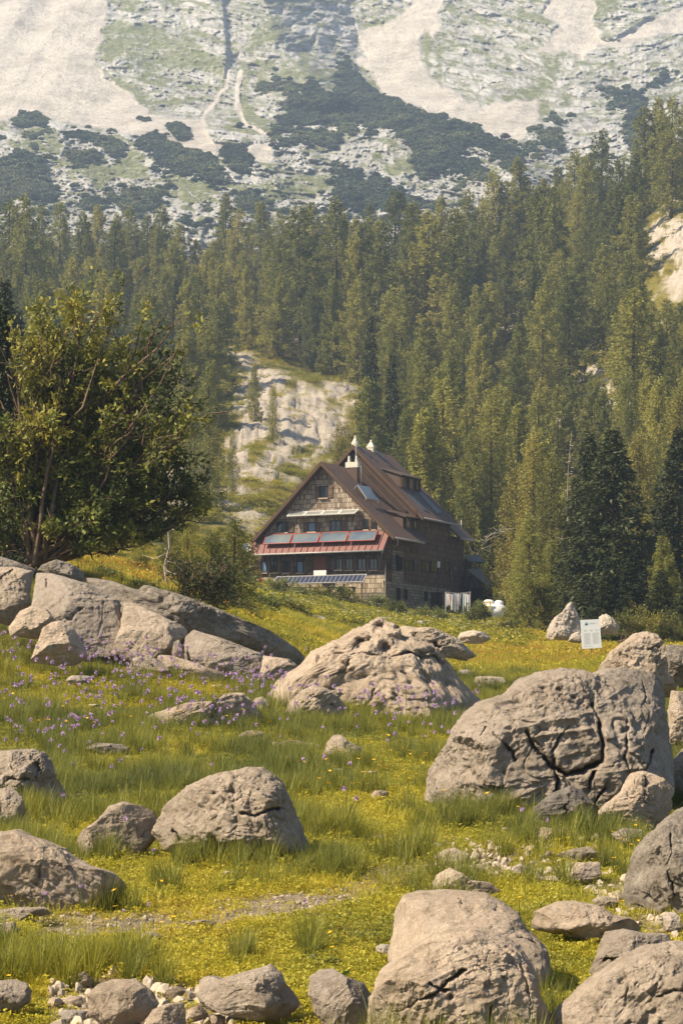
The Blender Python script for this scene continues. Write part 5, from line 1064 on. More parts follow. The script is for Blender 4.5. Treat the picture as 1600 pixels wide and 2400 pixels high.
for px, pt, D in ((1185, 905, 262), (1215, 940, 255), (1262, 915, 270), (1305, 900, 282), (1340, 880, 290), (1385, 890, 280), (1420, 905, 270), (1455, 930, 262), (1500, 640, 345), (1528, 705, 330), (1560, 698, 322), (1592, 705, 318), (1512, 765, 310), (1548, 775, 300), (1585, 782, 296), (1610, 742, 306), (1480, 600, 350), (1470, 690, 330)): lar(px, D, max(6, top_at(px, pt, D)), fat=1.2)
T = lambda px, pt, D, kinds, label, cat='larch', grp=None, fat=1.0, base=None: (lambda h: plant_tree(kinds[int(px) % len(kinds)], (px - 800) / FPX * D, D, h, label, cat, grp, fat=fat))(max(3, top_at(px, pt, D)))
T(868, 738, 300, SP, 'dark spruce on the slope above the hut, topmost of the two dark ones', 'spruce', 'dark spruces above the hut', .9); T(915, 830, 262, SP, 'dark green spruce just behind the right of the upper roof', 'spruce', 'dark spruces above the hut', .9)
T(1000, 930, 225, LMN, 'yellowish larch rising directly behind the upper roof ridge'); T(1040, 880, 232, LMN, 'tall larch behind the three dormer windows'); T(1105, 1000, 218, LMN, 'bushy larch right behind the hut roof'); T(1150, 905, 236, LMN, 'broad larch behind the right end of the hut')
T(955, 960, 240, LMN, 'slim larch behind the small pointed chimneys'); T(800, 985, 250, LYN, 'low bushy larch on the rocks left of the topmost chimney', fat=1.2)
for px, pt, D, kd, lb, fat in ((1205, 1090, 196, LYN, 'yellow green larch beside the dark annex roof', 1.0), (1250, 1010, 190, LYN, 'tall thin yellow larch left of the dark spruce', .8), (1290, 1060, 172, LYN, 'soft yellow larch leaning on the dark spruce', .9),
  (1225, 1230, 172, LMN, 'drooping larch bush beside the white tank', 1.2), (1240, 1200, 160, LMN, 'wide bushy larch right of the white tank', 1.3), (1290, 1260, 150, LMN, 'low larch at the left foot of the dark spruce', 1.3), 
  (1500, 1010, 185, LYN, 'bright larch right of the dark spruce', .9), (1555, 1250, 135, LMN, 'lower larch at the right edge of the picture', 1.3), (1500, 1190, 165, LYN, 'half hidden larch between the two dark spruces', 1.0), (1590, 900, 200, LYN, 'tall yellow larch at the right edge', .8), (1540, 880, 230, LMN, 'grey green larch above the right dark spruce', .9), (1470, 860, 250, LMN, 'larch standing over the dark spruce tip', .8)):
    T(px, pt, D, kd, lb, 'larch', None, fat)
T(1436, 998, 142, SPN, 'big dark spruce behind the notice board', 'spruce', None, 1.5); T(1385, 1010, 146, SPN, 'slightly lighter spruce joined to the left of the big dark one', 'spruce', None, 1.2)
T(1590, 1000, 150, SPN, 'dark spruce cut by the right edge of the picture', 'spruce', None, 1.3); T(1480, 1290, 128, SPN, 'low shaded spruce under the big dark one', 'spruce', None, 1.7); T(1545, 1330, 122, SPN, 'squat dark spruce at the right under the trees', 'spruce', None, 1.8)
T(1420, 1330, 125, SPN, 'lowest dark spruce boughs behind the notice board', 'spruce', None, 1.6); T(1610, 1340, 118, SPN, 'low dark spruce at the right edge behind the meadow', 'spruce', None, 1.8)
# left edge dark trees, young larches near the hut's left corner
T(12, 650, 150, SPN, 'dark spruce at the left edge behind the big bush', 'spruce', None, .9); T(-20, 780, 120, SPN, 'second dark spruce at the left edge, nearer the big bush', 'spruce', None, 1.1); T(45, 720, 170, SPN, 'narrow dark spruce peeking above the left of the big bush', 'spruce', None, .8)
T(8, 700, 71, SPN, 'tall dark spruce filling the left edge just behind the big bush', 'spruce', None, .9); T(-60, 640, 74, SPN, 'dark spruce mostly outside the left edge behind the big bush', 'spruce', None, 1.0); T(60, 1060, 85, SPN, 'low dark spruce behind the foot of the big bush', 'spruce', None, 1.5); T(-10, 1080, 78, SPN, 'low dark spruce in the lower left corner of the wood', 'spruce', None, 1.6); T(130, 1200, 90, SPN, 'small dark spruce behind the stems of the big bush', 'spruce', None, 1.8)
for px, pt, D, kd, lb, fat in ((395, 1130, 92, LMN, 'thin young larch with a bare pale stem at the right foot of the big bush', .8), (330, 1170, 98, LMN, 'young larch half hidden by the big bush', 1.1), (440, 1180, 100, LMN, 'low young larch between the bush and the hut', 1.2), (250, 1180, 105, LMN, 'shaded larch seen through the stems of the big bush', 1.2), (285, 1050, 200, LK, 'grey larch behind the big bush', 1.), (160, 900, 215, LK, 'pale larch seen through the gaps of the big bush', 1.), (350, 950, 225, LK, 'larch behind the right side of the big bush', 1.),
   (490, 850, 235, LMN, 'slender larch at the left edge of the limestone slope', .8), (545, 1000, 250, LMN, 'small dark larch standing on the limestone slope', .6), (597, 848, 322, LK, 'small larch standing on top of the limestone slope', .8), (640, 905, 300, LMN, 'stunted larch in the middle of the limestone slope', .8), (455, 900, 240, LMN, 'slim larch between the bush and the limestone slope', .8)):
    T(px, pt, D, kd, lb, 'larch', None, fat)
T(548, 1205, 88, LMN, 'bushy young larch just left of the hut front', 'larch', None, 1.9); T(510, 1225, 96, LMN, 'taller young larch left of the satellite dish', 'larch', None, 1.4); T(495, 1290, 78, LMN, 'small bushy larch in the red herbs left of the hut', 'larch', None, 1.8)
# dead branchy trees
def dead(px, pt, D, label, H_=10, seed=5, br=26):
    rs = np.random.default_rng(seed); x = (px - 800) / FPX * D; h = top_at(px, pt, D); mb = MB(); mb.tube([(0, 0, -.5)] + [(rs.normal() * .05 * k, rs.normal() * .03 * k, h * k / 5) for k in range(6)], [.07, .065, .055, .045, .035, .02, .01], 6)
    r = empty('dead_tree', (x, D, gz1(x, D))); tag(r, label, 'dead tree'); mb.build('trunk', BARKP, r, True); mb = MB()
    for k in range(br):
        t = .15 + .82 * rs.random(); a = rs.random() * 6.28; L = (1 - t) * 2.2 * rs.uniform(.5, 1.1) + .3; p = Vector((0, 0, h * t)); d = Vector((math.cos(a), math.sin(a), 0)); mb.tube([p, p + d * L * .5 + Vector((0, 0, -.12 * L)), p + d * L + Vector((0, 0, .02 * L))], [.028, .018, .006], 4)
    mb.build('branches', BARKP, r, True)
dead(1337, 1010, 160, 'pale leafless larch just left of the dark spruce', seed=3, br=40); dead(391, 1150, 88, 'bare silvery trunk at the right foot of the big bush', seed=9, br=14)
mb = MB(); a = W(1118, 1300, 186); b = W(1150, 1252, 186); c = W(1195, 1238, 187); mb.tube([a, W(1132, 1270, 186), b, W(1172, 1248, 186.5), c], [.05, .04, .03, .02, .01], 6); rs9 = np.random.default_rng(5)
for k in range(22):
    s_ = a.lerp(b, rs9.random()) if k % 2 else b.lerp(c, rs9.random()); q1 = s_ + Vector((rs9.uniform(-.6, .9), rs9.uniform(-.4, .4), rs9.uniform(-.5, .6))); q2 = q1 + Vector((rs9.uniform(-.5, .7), rs9.uniform(-.3, .3), rs9.uniform(-.5, .5))); mb.tube([s_, q1, q2], [.03, .02, .006], 4)
o = mb.build('dead_branch', BARKP, None, True); tag(o, 'bent silvery dead branch rising beside the annex of the hut', 'branch')
# the big many stemmed bush on the left
def bush(base, poly, D, label, seed=4, nlimb=16, leafsz=.085, nleaf=17000, name='broadleaf_bush', mat=WIL, dep=2.2, bark=BARKW, thick=.13, cat='bush', nsub=6, gap=9, grow=0):
    rs = np.random.default_rng(seed); P = np.array(poly, float); bx, by = base; B0 = np.array(W(bx, by, D)); org = Vector(B0)
    r = empty(name, org); tag(r, label, cat); mb = MB(); tips = []
    def inside(k):
        out = []
        while len(out) < k:
            x, y = rs.uniform(P[:, 0].min(), P[:, 0].max()), rs.uniform(P[:, 1].min(), P[:, 1].max())
            if sdist(np.array([x]), np.array([y]), P)[0] > 8: out.append((x, y))
        return out
    # targets spread over the crown
    tg = inside(nlimb * 40); tgt = [tg[0]]
    while len(tgt) < nlimb:
        tgt.append(max(tg, key=lambda q: min((q[0] - u[0]) ** 2 + (q[1] - u[1]) ** 2 for u in tgt)))
    def curve(a, b, up, n=7, wob=.12):
        a, b = np.array(a), np.array(b); L = np.linalg.norm(b - a); m_ = a + (b - a) * .45 + np.array([0, 0, up * L]); w1 = rs.normal(size=3) * wob * L
        return [(1 - t) ** 2 * a + 2 * t * (1 - t) * m_ + t * t * b + w1 * math.sin(t * 6.28) * .35 + rs.normal(size=3) * .012 * L for t in np.linspace(0, 1, n)]
    for x, y in tgt:
        t3 = np.array(W(x, y, D)) - B0; t3[1] = rs.uniform(-dep, dep) * .7; b_ = np.array([rs.normal() * .25, rs.normal() * .3, -.3]); pts = curve(b_, t3 * .86, -.05 if abs(t3[0]) > t3[2] else .05, 9)
        L = np.linalg.norm(t3); r0 = thick * (.45 + .55 * rs.random()) * min(1, L / 5); mb.tube([tuple(p) for p in pts], [r0 * (1 - k / 9) ** .8 + .012 for k in range(9)], 7, False)
        for k in range(nsub):
            i0 = rs.integers(3, 8); s0 = pts[i0]; e = s0 + (t3 - s0) * rs.uniform(.3, .9) + rs.normal(size=3) * np.array([.8, .7, .7]) * (.25 + .07 * L); sub = curve(s0, e, .08, 6, .25)
            mb.tube([tuple(p) for p in sub], [r0 * .4 * (1 - j / 6) + .008 for j in range(6)], 5, False); tips += [(sub[3], sub[-1])] * 2; tips.append((sub[2], sub[4]))
            for j in range(4):
                s1 = sub[rs.integers(2, 6)]; e1 = s1 + rs.normal(size=3) * .36 + np.array([0, 0, .10]); qx_ = 800 + FPX * (e1[0] + B0[0]) / (e1[1] + B0[1]); qy_ = HZ - FPX * (e1[2] + B0[2]) / (e1[1] + B0[1])
                if sdist(np.array([qx_]), np.array([qy_]), P)[0] < -14: continue
                tw = curve(s1, e1, .1, 4, .3); mb.tube([tuple(p) for p in tw], [.014, .011, .008, .005], 3, False); tips.append((s1, e1))
        tips.append((pts[-2], t3))
    mb.build('stems', bark, r, True)
    tp = np.array([a for a, b in tips]); te = np.array([b for a, b in tips]); px_ = 800 + FPX * (te[:, 0] + B0[0]) / (te[:, 1] + B0[1]); py_ = HZ - FPX * (te[:, 2] + B0[2]) / (te[:, 1] + B0[1])
    ok = sdist(px_, py_, P) > -10; tp, te = tp[ok], te[ok]
    i = rs.integers(0, len(tp), nleaf); s = rs.random(nleaf) ** .6 * 1.1; C = tp[i] + (te[i] - tp[i]) * s[:, None] + rs.normal(size=(nleaf, 3)) * .08
    kp = fbm(C * .95 + 3, 3, seed + 50) < gap; C = C[kp]; i = i[kp]; nleaf = len(C)
    d = unit(unit(te[i] - tp[i]) * .7 + rs.normal(size=(nleaf, 3)) * .8 + [0, 0, .15]); nr_ = unit(rs.normal(size=(nleaf, 3)) * .8 + [-.3, -.3, .9]); b2 = unit(np.cross(d, nr_)); sz = leafsz * rs.uniform(.6, 1.25, nleaf)
    V = np.stack([C, C + d * sz[:, None] * .9 + b2 * sz[:, None] * .42, C + d * sz[:, None] * 2, C + d * sz[:, None] * .9 - b2 * sz[:, None] * .42], 1).reshape(-1, 3)
    lf = np.repeat(np.clip(.5 + fbm(C * .8, 2, seed) * .9 + rs.normal(size=nleaf) * .12, 0, 1), 4)
    obj('foliage', np_mesh('foliage', V, np.arange(nleaf * 4).reshape(-1, 4), mat, False, attrs={'leaf': lf}), r); return r
TL = lambda *p: [(x * .35714, 600 + y * .35714) for x, y in p]
bush((95, 1300), TL((700,60),(800,130),(800,280),(900,320),(1000,290),(1010,380),(1180,470),(1340,400),(1320,560),(1180,600),(1330,680),(1320,1000),(1370,1100),(1330,1230),(1280,1250),(1420,1300),(1490,1440),(1400,1620),(1300,1700),(1140,1640),(1060,1680),(1180,1780),(960,1850),(560,1880),(200,1800),(-100,1900),(-100,1050),(130,1100),(170,900),(100,600),(90,450),(230,420),(200,260),(330,210),(450,290),(560,120)), 64, 'big spreading broadleaf bush with many bare stems at the left', nlimb=60, nleaf=64000, dep=1.9, nsub=8, gap=.34, leafsz=.095, thick=.10)
bush((440, 1400), [(370,1320),(380,1290),(430,1310),(470,1290),(540,1300),(590,1350),(600,1400),(560,1420),(500,1400),(430,1390),(380,1350)], 60, 'spiky low bush growing behind the shaded slab left of the hut', seed=8, nlimb=12, nleaf=3800, leafsz=.045, dep=.8, thick=.03, nsub=4, mat=SPR)
bush((795, 1432), [(745,1425),(750,1395),(775,1375),(800,1368),(835,1380),(850,1405),(855,1432)], 176, 'dark round bush under the long solar panel row', seed=12, nlimb=14, nleaf=7000, leafsz=.085, dep=1.3, thick=.05, nsub=5)
bush((600, 1380), [(560,1400),(565,1330),(590,1310),(600,1350),(615,1400)], 168, 'small green bush at the left corner of the hut', seed=13, nlimb=8, nleaf=2500, leafsz=.08, dep=.9, thick=.04, nsub=4, mat=HERB)
bush((1290, 1440), [(1190,1440),(1200,1360),(1240,1330),(1290,1350),(1310,1400),(1300,1445)], 128, 'broad green bush left of the pointed pale rock', seed=14, nlimb=14, nleaf=9000, leafsz=.06, dep=1.2, thick=.05, nsub=5)
bush((1460, 1490), [(1420,1490),(1430,1440),(1480,1420),(1540,1440),(1620,1430),(1640,1495)], 112, 'low dark bush in the shade right of the notice board', seed=15, nlimb=14, nleaf=8000, leafsz=.05, dep=1.2, thick=.04, nsub=5)
bush((1120, 1440), [(1075,1445),(1080,1425),(1110,1416),(1150,1424),(1165,1445)], 160, 'leafy green shrub in front of the washing', seed=16, nlimb=9, nleaf=3200, leafsz=.08, dep=.8, thick=.03, nsub=4, mat=HERB)

for k_, (x_, w_, h_, D_, mt, lb) in enumerate(((655, 34, 30, 172, HERB, 'light green herb bush at the left under the long solar row'), (705, 30, 26, 168, HERB, 'pale green herb bush beside the rounded rock before the hut'), (748, 22, 24, 176, WIL, 'small dark bush left of the round one before the hut'), (880, 26, 30, 176, HERB, 'yellow green bush at the right front corner of the hut'),
    (925, 30, 26, 172, WIL, 'low green bush under the stone side wall of the hut'), (985, 34, 24, 168, HERB, 'broad low herb bush before the stone side wall'), (1035, 26, 22, 166, HERB, 'low yellow green bush left of the washing'), (1190, 26, 30, 158, WIL, 'green bush between the white tank and the larches'), (470, 40, 34, 66, SPR, 'dark spiky bush in the herbs above the shaded slab'), (400, 30, 26, 70, HERB, 'light green weed bush above the shaded slab'), (330, 34, 16, 74, HERB, 'low weed bush behind the ledge under the big bush'), (250, 30, 14, 78, HERB, 'leftmost low weed bush in the rusty herbs behind the ledge'), (560, 40, 26, 84, WIL, 'low dark bush above the right end of the shaded slab'), (620, 30, 22, 104, HERB, 'pale green weeds right above the tip of the shaded slab'), (680, 34, 20, 118, WIL, 'low green bush left of the broken pale stones'), (520, 30, 24, 96, HERB, 'yellow green weeds under the young larches left of the hut'))):
    D9 = D_; h_ *= 1.45; w_ *= 1.15; y_ = HZ - FPX * gz1((x_ - 800) / FPX * D9, D9) / D9 + 3
    bush((x_, y_), [(x_ - w_, y_), (x_ - w_ * .9, y_ - h_ * .6), (x_ - w_ * .4, y_ - h_), (x_ + w_ * .3, y_ - h_ * .92), (x_ + w_ * .9, y_ - h_ * .6), (x_ + w_, y_)], D9, lb, seed=30 + k_, nlimb=11, nleaf=5200, leafsz=.07 if D9 > 100 else .035, dep=.9 if D9 > 100 else .4, thick=.03, nsub=4, mat=mt)
# ---------------------------------------------------------------- notice board
SD_ = 95.0; a = W(1363, 1521, SD_); b = W(1409, 1518, SD_); c = W(1404, 1451, SD_); d = W(1359, 1453, SD_)
sg = empty('notice_board', ((a.x + b.x) / 2, SD_ + .05, gz1((a.x + b.x) / 2, SD_))); tag(sg, 'white notice board with a small blue emblem on the yellow meadow', 'sign'); off = -sg.location
PAPER = simple('white_sheet', (.70, .71, .68), .5, .03); INK = simple('grey_print', (.50, .51, .49), .6, .02); BLUEI = simple('blue_print', (.03, .12, .26), .6, .02); CYI = simple('pale_cyan_print', (.36, .55, .56), .6, .02)
mb = MB(); q = [p + off for p in (a, b, c, d)]; e = Vector((0, .04, 0)); mb.face(q); mb.face([p + e for p in q][::-1])
for i in range(4): mb.face([q[i], q[i] + e, q[(i + 1) % 4] + e, q[(i + 1) % 4]])
brd = mb.build('board', PAPER, sg)
def onb(u, v, dy=-.006):   # u right, v down, 0..1 on the board
    p = q[3].lerp(q[2], u).lerp(q[0].lerp(q[1], u), v); return p + Vector((0, dy, 0))
def pr(u0, u1, v0, v1, mat, nm, dy=-.006): mb = MB(); mb.face([onb(u0, v1, dy), onb(u1, v1, dy), onb(u1, v0, dy), onb(u0, v0, dy)]); return mb.build(nm, mat, brd)
pr(.22, .37, .08, .13, CYI, 'emblem_top'); pr(.22, .37, .13, .19, BLUEI, 'emblem'); mb = MB()
def ln(u0, u1, v, h=.006): mb.face([onb(u0, v + h), onb(u1, v + h), onb(u1, v), onb(u0, v)])
ln(.44, .82, .12, .012); ln(.44, .72, .15)
for u in (.14, .44, .72): ln(u, u + .15, .36, .012); ln(u + .03, u + .12, .385, .008)
for k in range(22):
    ln(.12, .46 - (.1 if k % 5 == 4 else 0), .46 + k * .018)
    if k < 25: ln(.55, .90 - (.12 if k % 4 == 3 else 0), .46 + k * .018)
for u in (.12, .22, .34, .46): ln(u, u + .05, .90, .03)
mb.build('print', INK, brd)
mb = MB(); g0 = Vector((0, 0, -.3)); mb.tube([g0 + Vector((.02, .06, 0)), q[2].lerp(q[3], .5) + Vector((.02, .06, 0))], .022, 8); mb.build('post', GUT, sg)

# ---------------------------------------------------------------- meadow: grass, herbs, flowers, pebbles
GR = leaf_mat('grass_blades', [(.12, (.085, .105, .03)), (.28, (.17, .18, .034)), (.42, (.31, .285, .032)), (.60, (.44, .38, .032)), (.80, (.48, .37, .04)), (.92, (.42, .20, .06))], .38, attr='tint', fine=2.0, rough=.5)
def tuft(seed, n, h0, h1, rad, wd, splay, mat=GR, seg=3, bend=.6):
    rs = np.random.default_rng(seed); a = rs.random(n) * 6.283; rr_ = rs.random(n) ** .5 * rad; b = np.stack([np.cos(a) * rr_, np.sin(a) * rr_, np.full(n, -.02)], 1)
    h = rs.uniform(h0, h1, n); az = a + rs.normal(size=n) * .7; out = np.stack([np.cos(az), np.sin(az), np.zeros(n)], 1); sp = splay * rs.uniform(.2, 1.2, n); sd2 = np.stack([-np.sin(az + rs.normal(size=n)), np.cos(az), np.zeros(n)], 1); sd2 = unit(sd2)
    rows = []
    for k in range(seg + 1):
        t = k / seg; c = b + out * (sp * h * (t * (1 - bend) + bend * t * t))[:, None] + np.array([0, 0, 1]) * (h * (t - .25 * sp * t * t))[:, None]; w_ = wd * (1 - t ** 1.6) + .0004
        rows += [c - sd2 * w_ / 2, c + sd2 * w_ / 2]
    V = np.stack(rows, 1).reshape(-1, 3); m2 = 2 * (seg + 1); F = []
    for k in range(seg): F.append(np.stack([np.arange(n) * m2 + 2 * k, np.arange(n) * m2 + 2 * k + 1, np.arange(n) * m2 + 2 * k + 3, np.arange(n) * m2 + 2 * k + 2], 1))
    return np_mesh('tuft', V, np.concatenate(F), mat, False, attrs={'leaf': np.repeat(rs.random(n), m2)})
def herbclump(seed, n, h, rad, ls, mat=GR):
    rs = np.random.default_rng(seed); C = rs.normal(size=(n, 3)) * [rad * .5, rad * .5, 0]; C[:, 2] = rs.random(n) ** .8 * h * (1 - np.clip(np.hypot(C[:, 0], C[:, 1]) / rad / 1.6, 0, .8))
    d = unit(np.c_[rs.normal(size=(n, 2)), rs.normal(size=n) * .4 + .2]); b = unit(np.cross(d, unit(rs.normal(size=(n, 3)) * .5 + [0, 0, 1]))); s = ls * rs.uniform(.6, 1.3, n)[:, None]
    V, F = diam(C, d * s, b * s * .55); return np_mesh('herb', V, F, mat, False, attrs={'leaf': np.repeat(rs.random(n), 4)})
def spread(dmin, dmax, dens, pxr=(-90, 1690)):
    mg = 4.5 if pxr == (-90, 1690) else 0.0; hw0, hw1 = (pxr[0] - 800) / FPX, (pxr[1] - 800) / FPX; n = int(dens * ((hw1 - hw0) * (dmax ** 2 - dmin ** 2) / 2 + 2 * mg * (dmax - dmin)) * 1.12); y = np.sqrt(RNG.uniform(dmin ** 2, dmax ** 2, n)) if mg == 0 else RNG.uniform(dmin, dmax, n)
    if mg: k = RNG.random(n) < ((hw1 - hw0) * y + 2 * mg) / ((hw1 - hw0) * dmax + 2 * mg) * 1.0; y = y[k]; n = len(y)
    x = RNG.random(n) * ((hw1 - hw0) * y + 2 * mg) + hw0 * y - mg; return x, y, gz(x, y)
HUTC = [H(0, 0, 0), H(GW, 0, 0), H(GW, W2, 0), H(0, W2, 0)]; HP = [(p.x, p.y) for p in HUTC] 
KT = [tuft(1, 34, .03, .075, .085, .0045, .9), tuft(2, 34, .03, .07, .09, .005, 1.0), herbclump(3, 60, .035, .09, .011), herbclump(4, 60, .08, .10, .012),   # 0-3 short turf
      tuft(5, 22, .06, .15, .09, .0055, .8), tuft(6, 18, .07, .19, .10, .006, .9), herbclump(7, 50, .14, .10, .015),                                       # 4-6 medium
      tuft(8, 46, .22, .42, .05, .0055, .45, seg=4), tuft(9, 40, .18, .36, .06, .0055, .6, seg=4),                                                            # 7-8 tall
      tuft(10, 70, .12, .30, .45, .012, .5), tuft(11, 70, .12, .34, .45, .012, .6), herbclump(12, 130, .28, .42, .045), herbclump(13, 110, .40, .45, .06)]     # 9-12 far
px_all = []; 
def tints(px, py, x, y, n):
    b = fbm(n2(x / 1.3, y / 1.3), 3, 201); c = fbm(n2(x / 5, y / 5), 2, 202)
    base = np.interp(py, [1300, 1400, 1480, 1540, 1600, 1700, 1800, 1900, 2000, 2060, 2120, 2250, 2400], [.38, .38, .50, .60, .54, .46, .44, .44, .50, .57, .62, .60, .58])
    org = sstep(-20, 20, sdist(px, py, [(1080, 1560), (1120, 1490), (1250, 1480), (1330, 1480), (1440, 1470), (1440, 1560), (1300, 1570), (1150, 1580)]))
    org2 = sstep(-25, 15, sdist(px, py, [(120, 1310), (150, 1270), (300, 1275), (420, 1290), (520, 1300), (520, 1370), (360, 1370), (260, 1340)]))
    yel = sstep(-60, 60, sdist(px, py, [(0, 1560), (300, 1560), (560, 1600), (560, 1640), (300, 1650), (0, 1720)])) + sstep(-60, 60, sdist(px, py, [(640, 1780), (1000, 1800), (1050, 1920), (1000, 2000), (700, 1980)]))
    return np.clip(base + .035 + b * .62 + c * .26 + org * .26 + org2 * .46 + yel * .13 + RNG.normal(size=n) * .09, 0, 1)
PT, RT, SC, IX, TN = [], [], [], [], []
def add(x, y, z, ix, sc, tn, tall=1.0):
    n = len(x); k = np.ones(n, bool); PT.append(np.stack([x, y, z], 1)); r = rz(n); r[:, :2] = RNG.normal(size=(n, 2)) * .08; RT.append(r); s = s3(sc); s[:, 2] *= tall; SC.append(s); IX.append(ix); TN.append(tn)
for dmin, dmax, dens in ((9.5, 16, 330), (16, 24, 240), (24, 36, 190), (36, 52, 125), (52, 75, 60)):
    x, y, z = spread(dmin, dmax, dens); px, py, mp, mb_ = gmask(x, y, z); n = len(x)
    keep = RNG.random(n) > np.clip(mp * .93 + mb_ * .8, 0, .94); x, y, z, px, py, mp = [q[keep] for q in (x, y, z, px, py, mp)]; n = len(x)
    tn = tints(px, py, x, y, n); pat = fbm(n2(x / .9, y / .9), 3, 210) * 2.4
    tallm = np.interp(py, [1500, 1620, 1800, 1960, 2010, 2060, 2400], [.35, .5, .55, .5, .3, .08, .05]) + pat * .6
    u_ = RNG.random(n); ix = np.where(u_ < tallm * .75, RNG.integers(4, 7, n), RNG.integers(0, 4, n)); tallsel = (u_ < (tallm - .45) * .55) & (tallm > .40); ix = np.where(tallsel, RNG.integers(7, 9, n), ix)
    tn = np.where(ix >= 7, tn * .38, tn); tn = np.where((ix >= 4) & (ix < 7), tn * .88, tn); s = RNG.uniform(.6, 1.35, n) * np.interp(y, [10, 20, 35, 50, 75], [.9, .95, 1.05, 1.15, 1.3])
    add(x, y, z, ix, s, tn)
for dmin, dmax, dens in ((70, 110, 8.0), (110, 215, 3.2)):
    x, y, z = spread(dmin, dmax, dens); px, py, mp, mb_ = gmask(x, y, z); n = len(x); ins = sdist(x, y, HP) > -.6; x, y, z, px, py = [q[~ins] for q in (x, y, z, px, py)]; n = len(x)
    tn = tints(px, py, x, y, n); herb = (fbm(n2(x / 4, y / 4), 2, 220) + .4 * (y > 130) > .1); ix = np.where(herb & (RNG.random(n) < .7), RNG.integers(11, 13, n), RNG.integers(9, 11, n)); s = RNG.uniform(.7, 1.35, n) * np.interp(y, [70, 110, 200], [.85, .9, 1.0]); add(x, y, z, ix, s, tn)
x, y, z = spread(118, 184, 4.5, (540, 1230)); px, py, mp, mb_ = gmask(x, y, z); k = (sdist(x, y, HP) < -.6) & (fbm(n2(x / 2.5, y / 3.5), 2, 240) > -.15); x, y, z = x[k], y[k], z[k]; n = len(x); add(x, y, z, RNG.integers(11, 13, n), RNG.uniform(.7, 1.7, n), np.clip(RNG.uniform(.0, .75, n), 0, 1), 1.0)
x, y, z = spread(215, 560, 1.0); px = 800 + FPX * x / y; py = HZ - FPX * z / y; oc = outcrop(px, py); oc = np.maximum(oc, sstep(.18, .42, fbm(n2(x / 6, y / 6), 4, 55))); k = RNG.random(len(x)) > oc * .93; x, y, z, px, py = [q[k] for q in (x, y, z, px, py)]; n = len(x)
add(x, y, z + .1, RNG.integers(9, 13, n), RNG.uniform(1.3, 2.8, n), np.clip(.36 + fbm(n2(x / 9, y / 9), 3, 230) * .4, 0, 1), .7)
# deliberate tall tufts seen close to the camera
for qx, qy, s in ((730, 2235, 1.0), (710, 2240, .7), (575, 2240, .8), (560, 2250, .7), (305, 2300, 1.0), (290, 2290, .8), (385, 2310, .9), (400, 2090, 1.4), (370, 2080, 1.1), (205, 2120, 1.1), (215, 2130, .9), (250, 2110, .9), (980, 2000, 1.2), (995, 1985, 1.0), (1090, 1940, 1.2), (1110, 1930, .9), (1240, 1960, 1.1), (1225, 1950, .9), (1450, 2050, 1.0), (1420, 2040, 1.0), (1240, 2070, .8), (970, 2095, .9), (40, 2090, 1.3), (15, 2100, 1.3), (310, 2000, 1.0), (290, 1995, .9), (520, 2020, 1.2), (560, 2030, 1.1), (620, 2030, 1.2), (660, 2020, 1.0), (60, 1930, 1.2), (30, 1940, 1.2), (90, 1925, 1.0), (1315, 2400, .9), (1290, 2390, .8), (1080, 2090, 1.0), (1110, 2090, .8), (740, 1870, 1.0), (470, 2020, 1.1), (430, 2040, 1.2), (1490, 1960, .9)):
    D = gdist(qx, qy); m_ = 4; x = (qx - 800 + RNG.normal(size=m_) * 8) / FPX * D; y = D + RNG.normal(size=m_) * .15; add(x, y, gz(x, y), RNG.integers(7, 9, m_), np.full(m_, s * RNG.uniform(.8, 1.05)), RNG.uniform(.08, .28, m_))
PT, RT, SC, IX, TN = [np.concatenate(q) for q in (PT, RT, SC, IX, TN)]
near_ = PT[:, 1] < 75
scatter('meadow_grass', PT, RT, SC, IX, KT, 'mixed yellow green meadow grass covering the ground', 'grass', {'tint': TN})
# pebbles on the path and in the rubble
PK = []; PEB = simple('pebble_stone', (.36, .295, .215), .9, .3, 30)
for k in range(4):
    U, F = ico(2); rs = np.random.default_rng(k); V = U * (1 + .6 * fbm(U * 1.6 + k * 4, 2, k))[:, None] * [1, .8, .5]
    for j in range(5):
        n_ = unit(rs.normal(size=(1, 3)))[0]; sp_ = V @ n_; V = V - (np.clip(sp_ - sp_.max() * .6, 0, None))[:, None] * n_
    PK.append(np_mesh('pebble', V, F, PEB, False))
x, y, z = spread(11, 30, 420); px, py, mp, mb_ = gmask(x, y, z); k = RNG.random(len(x)) < np.maximum(mp * .5, mb_ * .6) ; x, y, z, mb_ = x[k], y[k], z[k], mb_[k]; n = len(x)
s = .006 + RNG.random(n) ** 5 * .022 * (1 + mb_ * 3); r = RNG.random((n, 3)) * 6
scatter('gravel', np.stack([x, y, z + s * .2], 1), r, s3(s), RNG.integers(0, 4, n), PK, 'pale gravel on the path and in the rubble patches', 'gravel')
x, y, z = spread(20, 60, .6); n = len(x); s = .03 + RNG.random(n) ** 3 * .12
scatter('scattered_stones', np.stack([x, y, z + s * .2], 1), rz(n), s3(s) * [1.3, 1.1, .75], RNG.integers(0, 4, n), PK, 'small pale stones lying in the grass', 'stones')
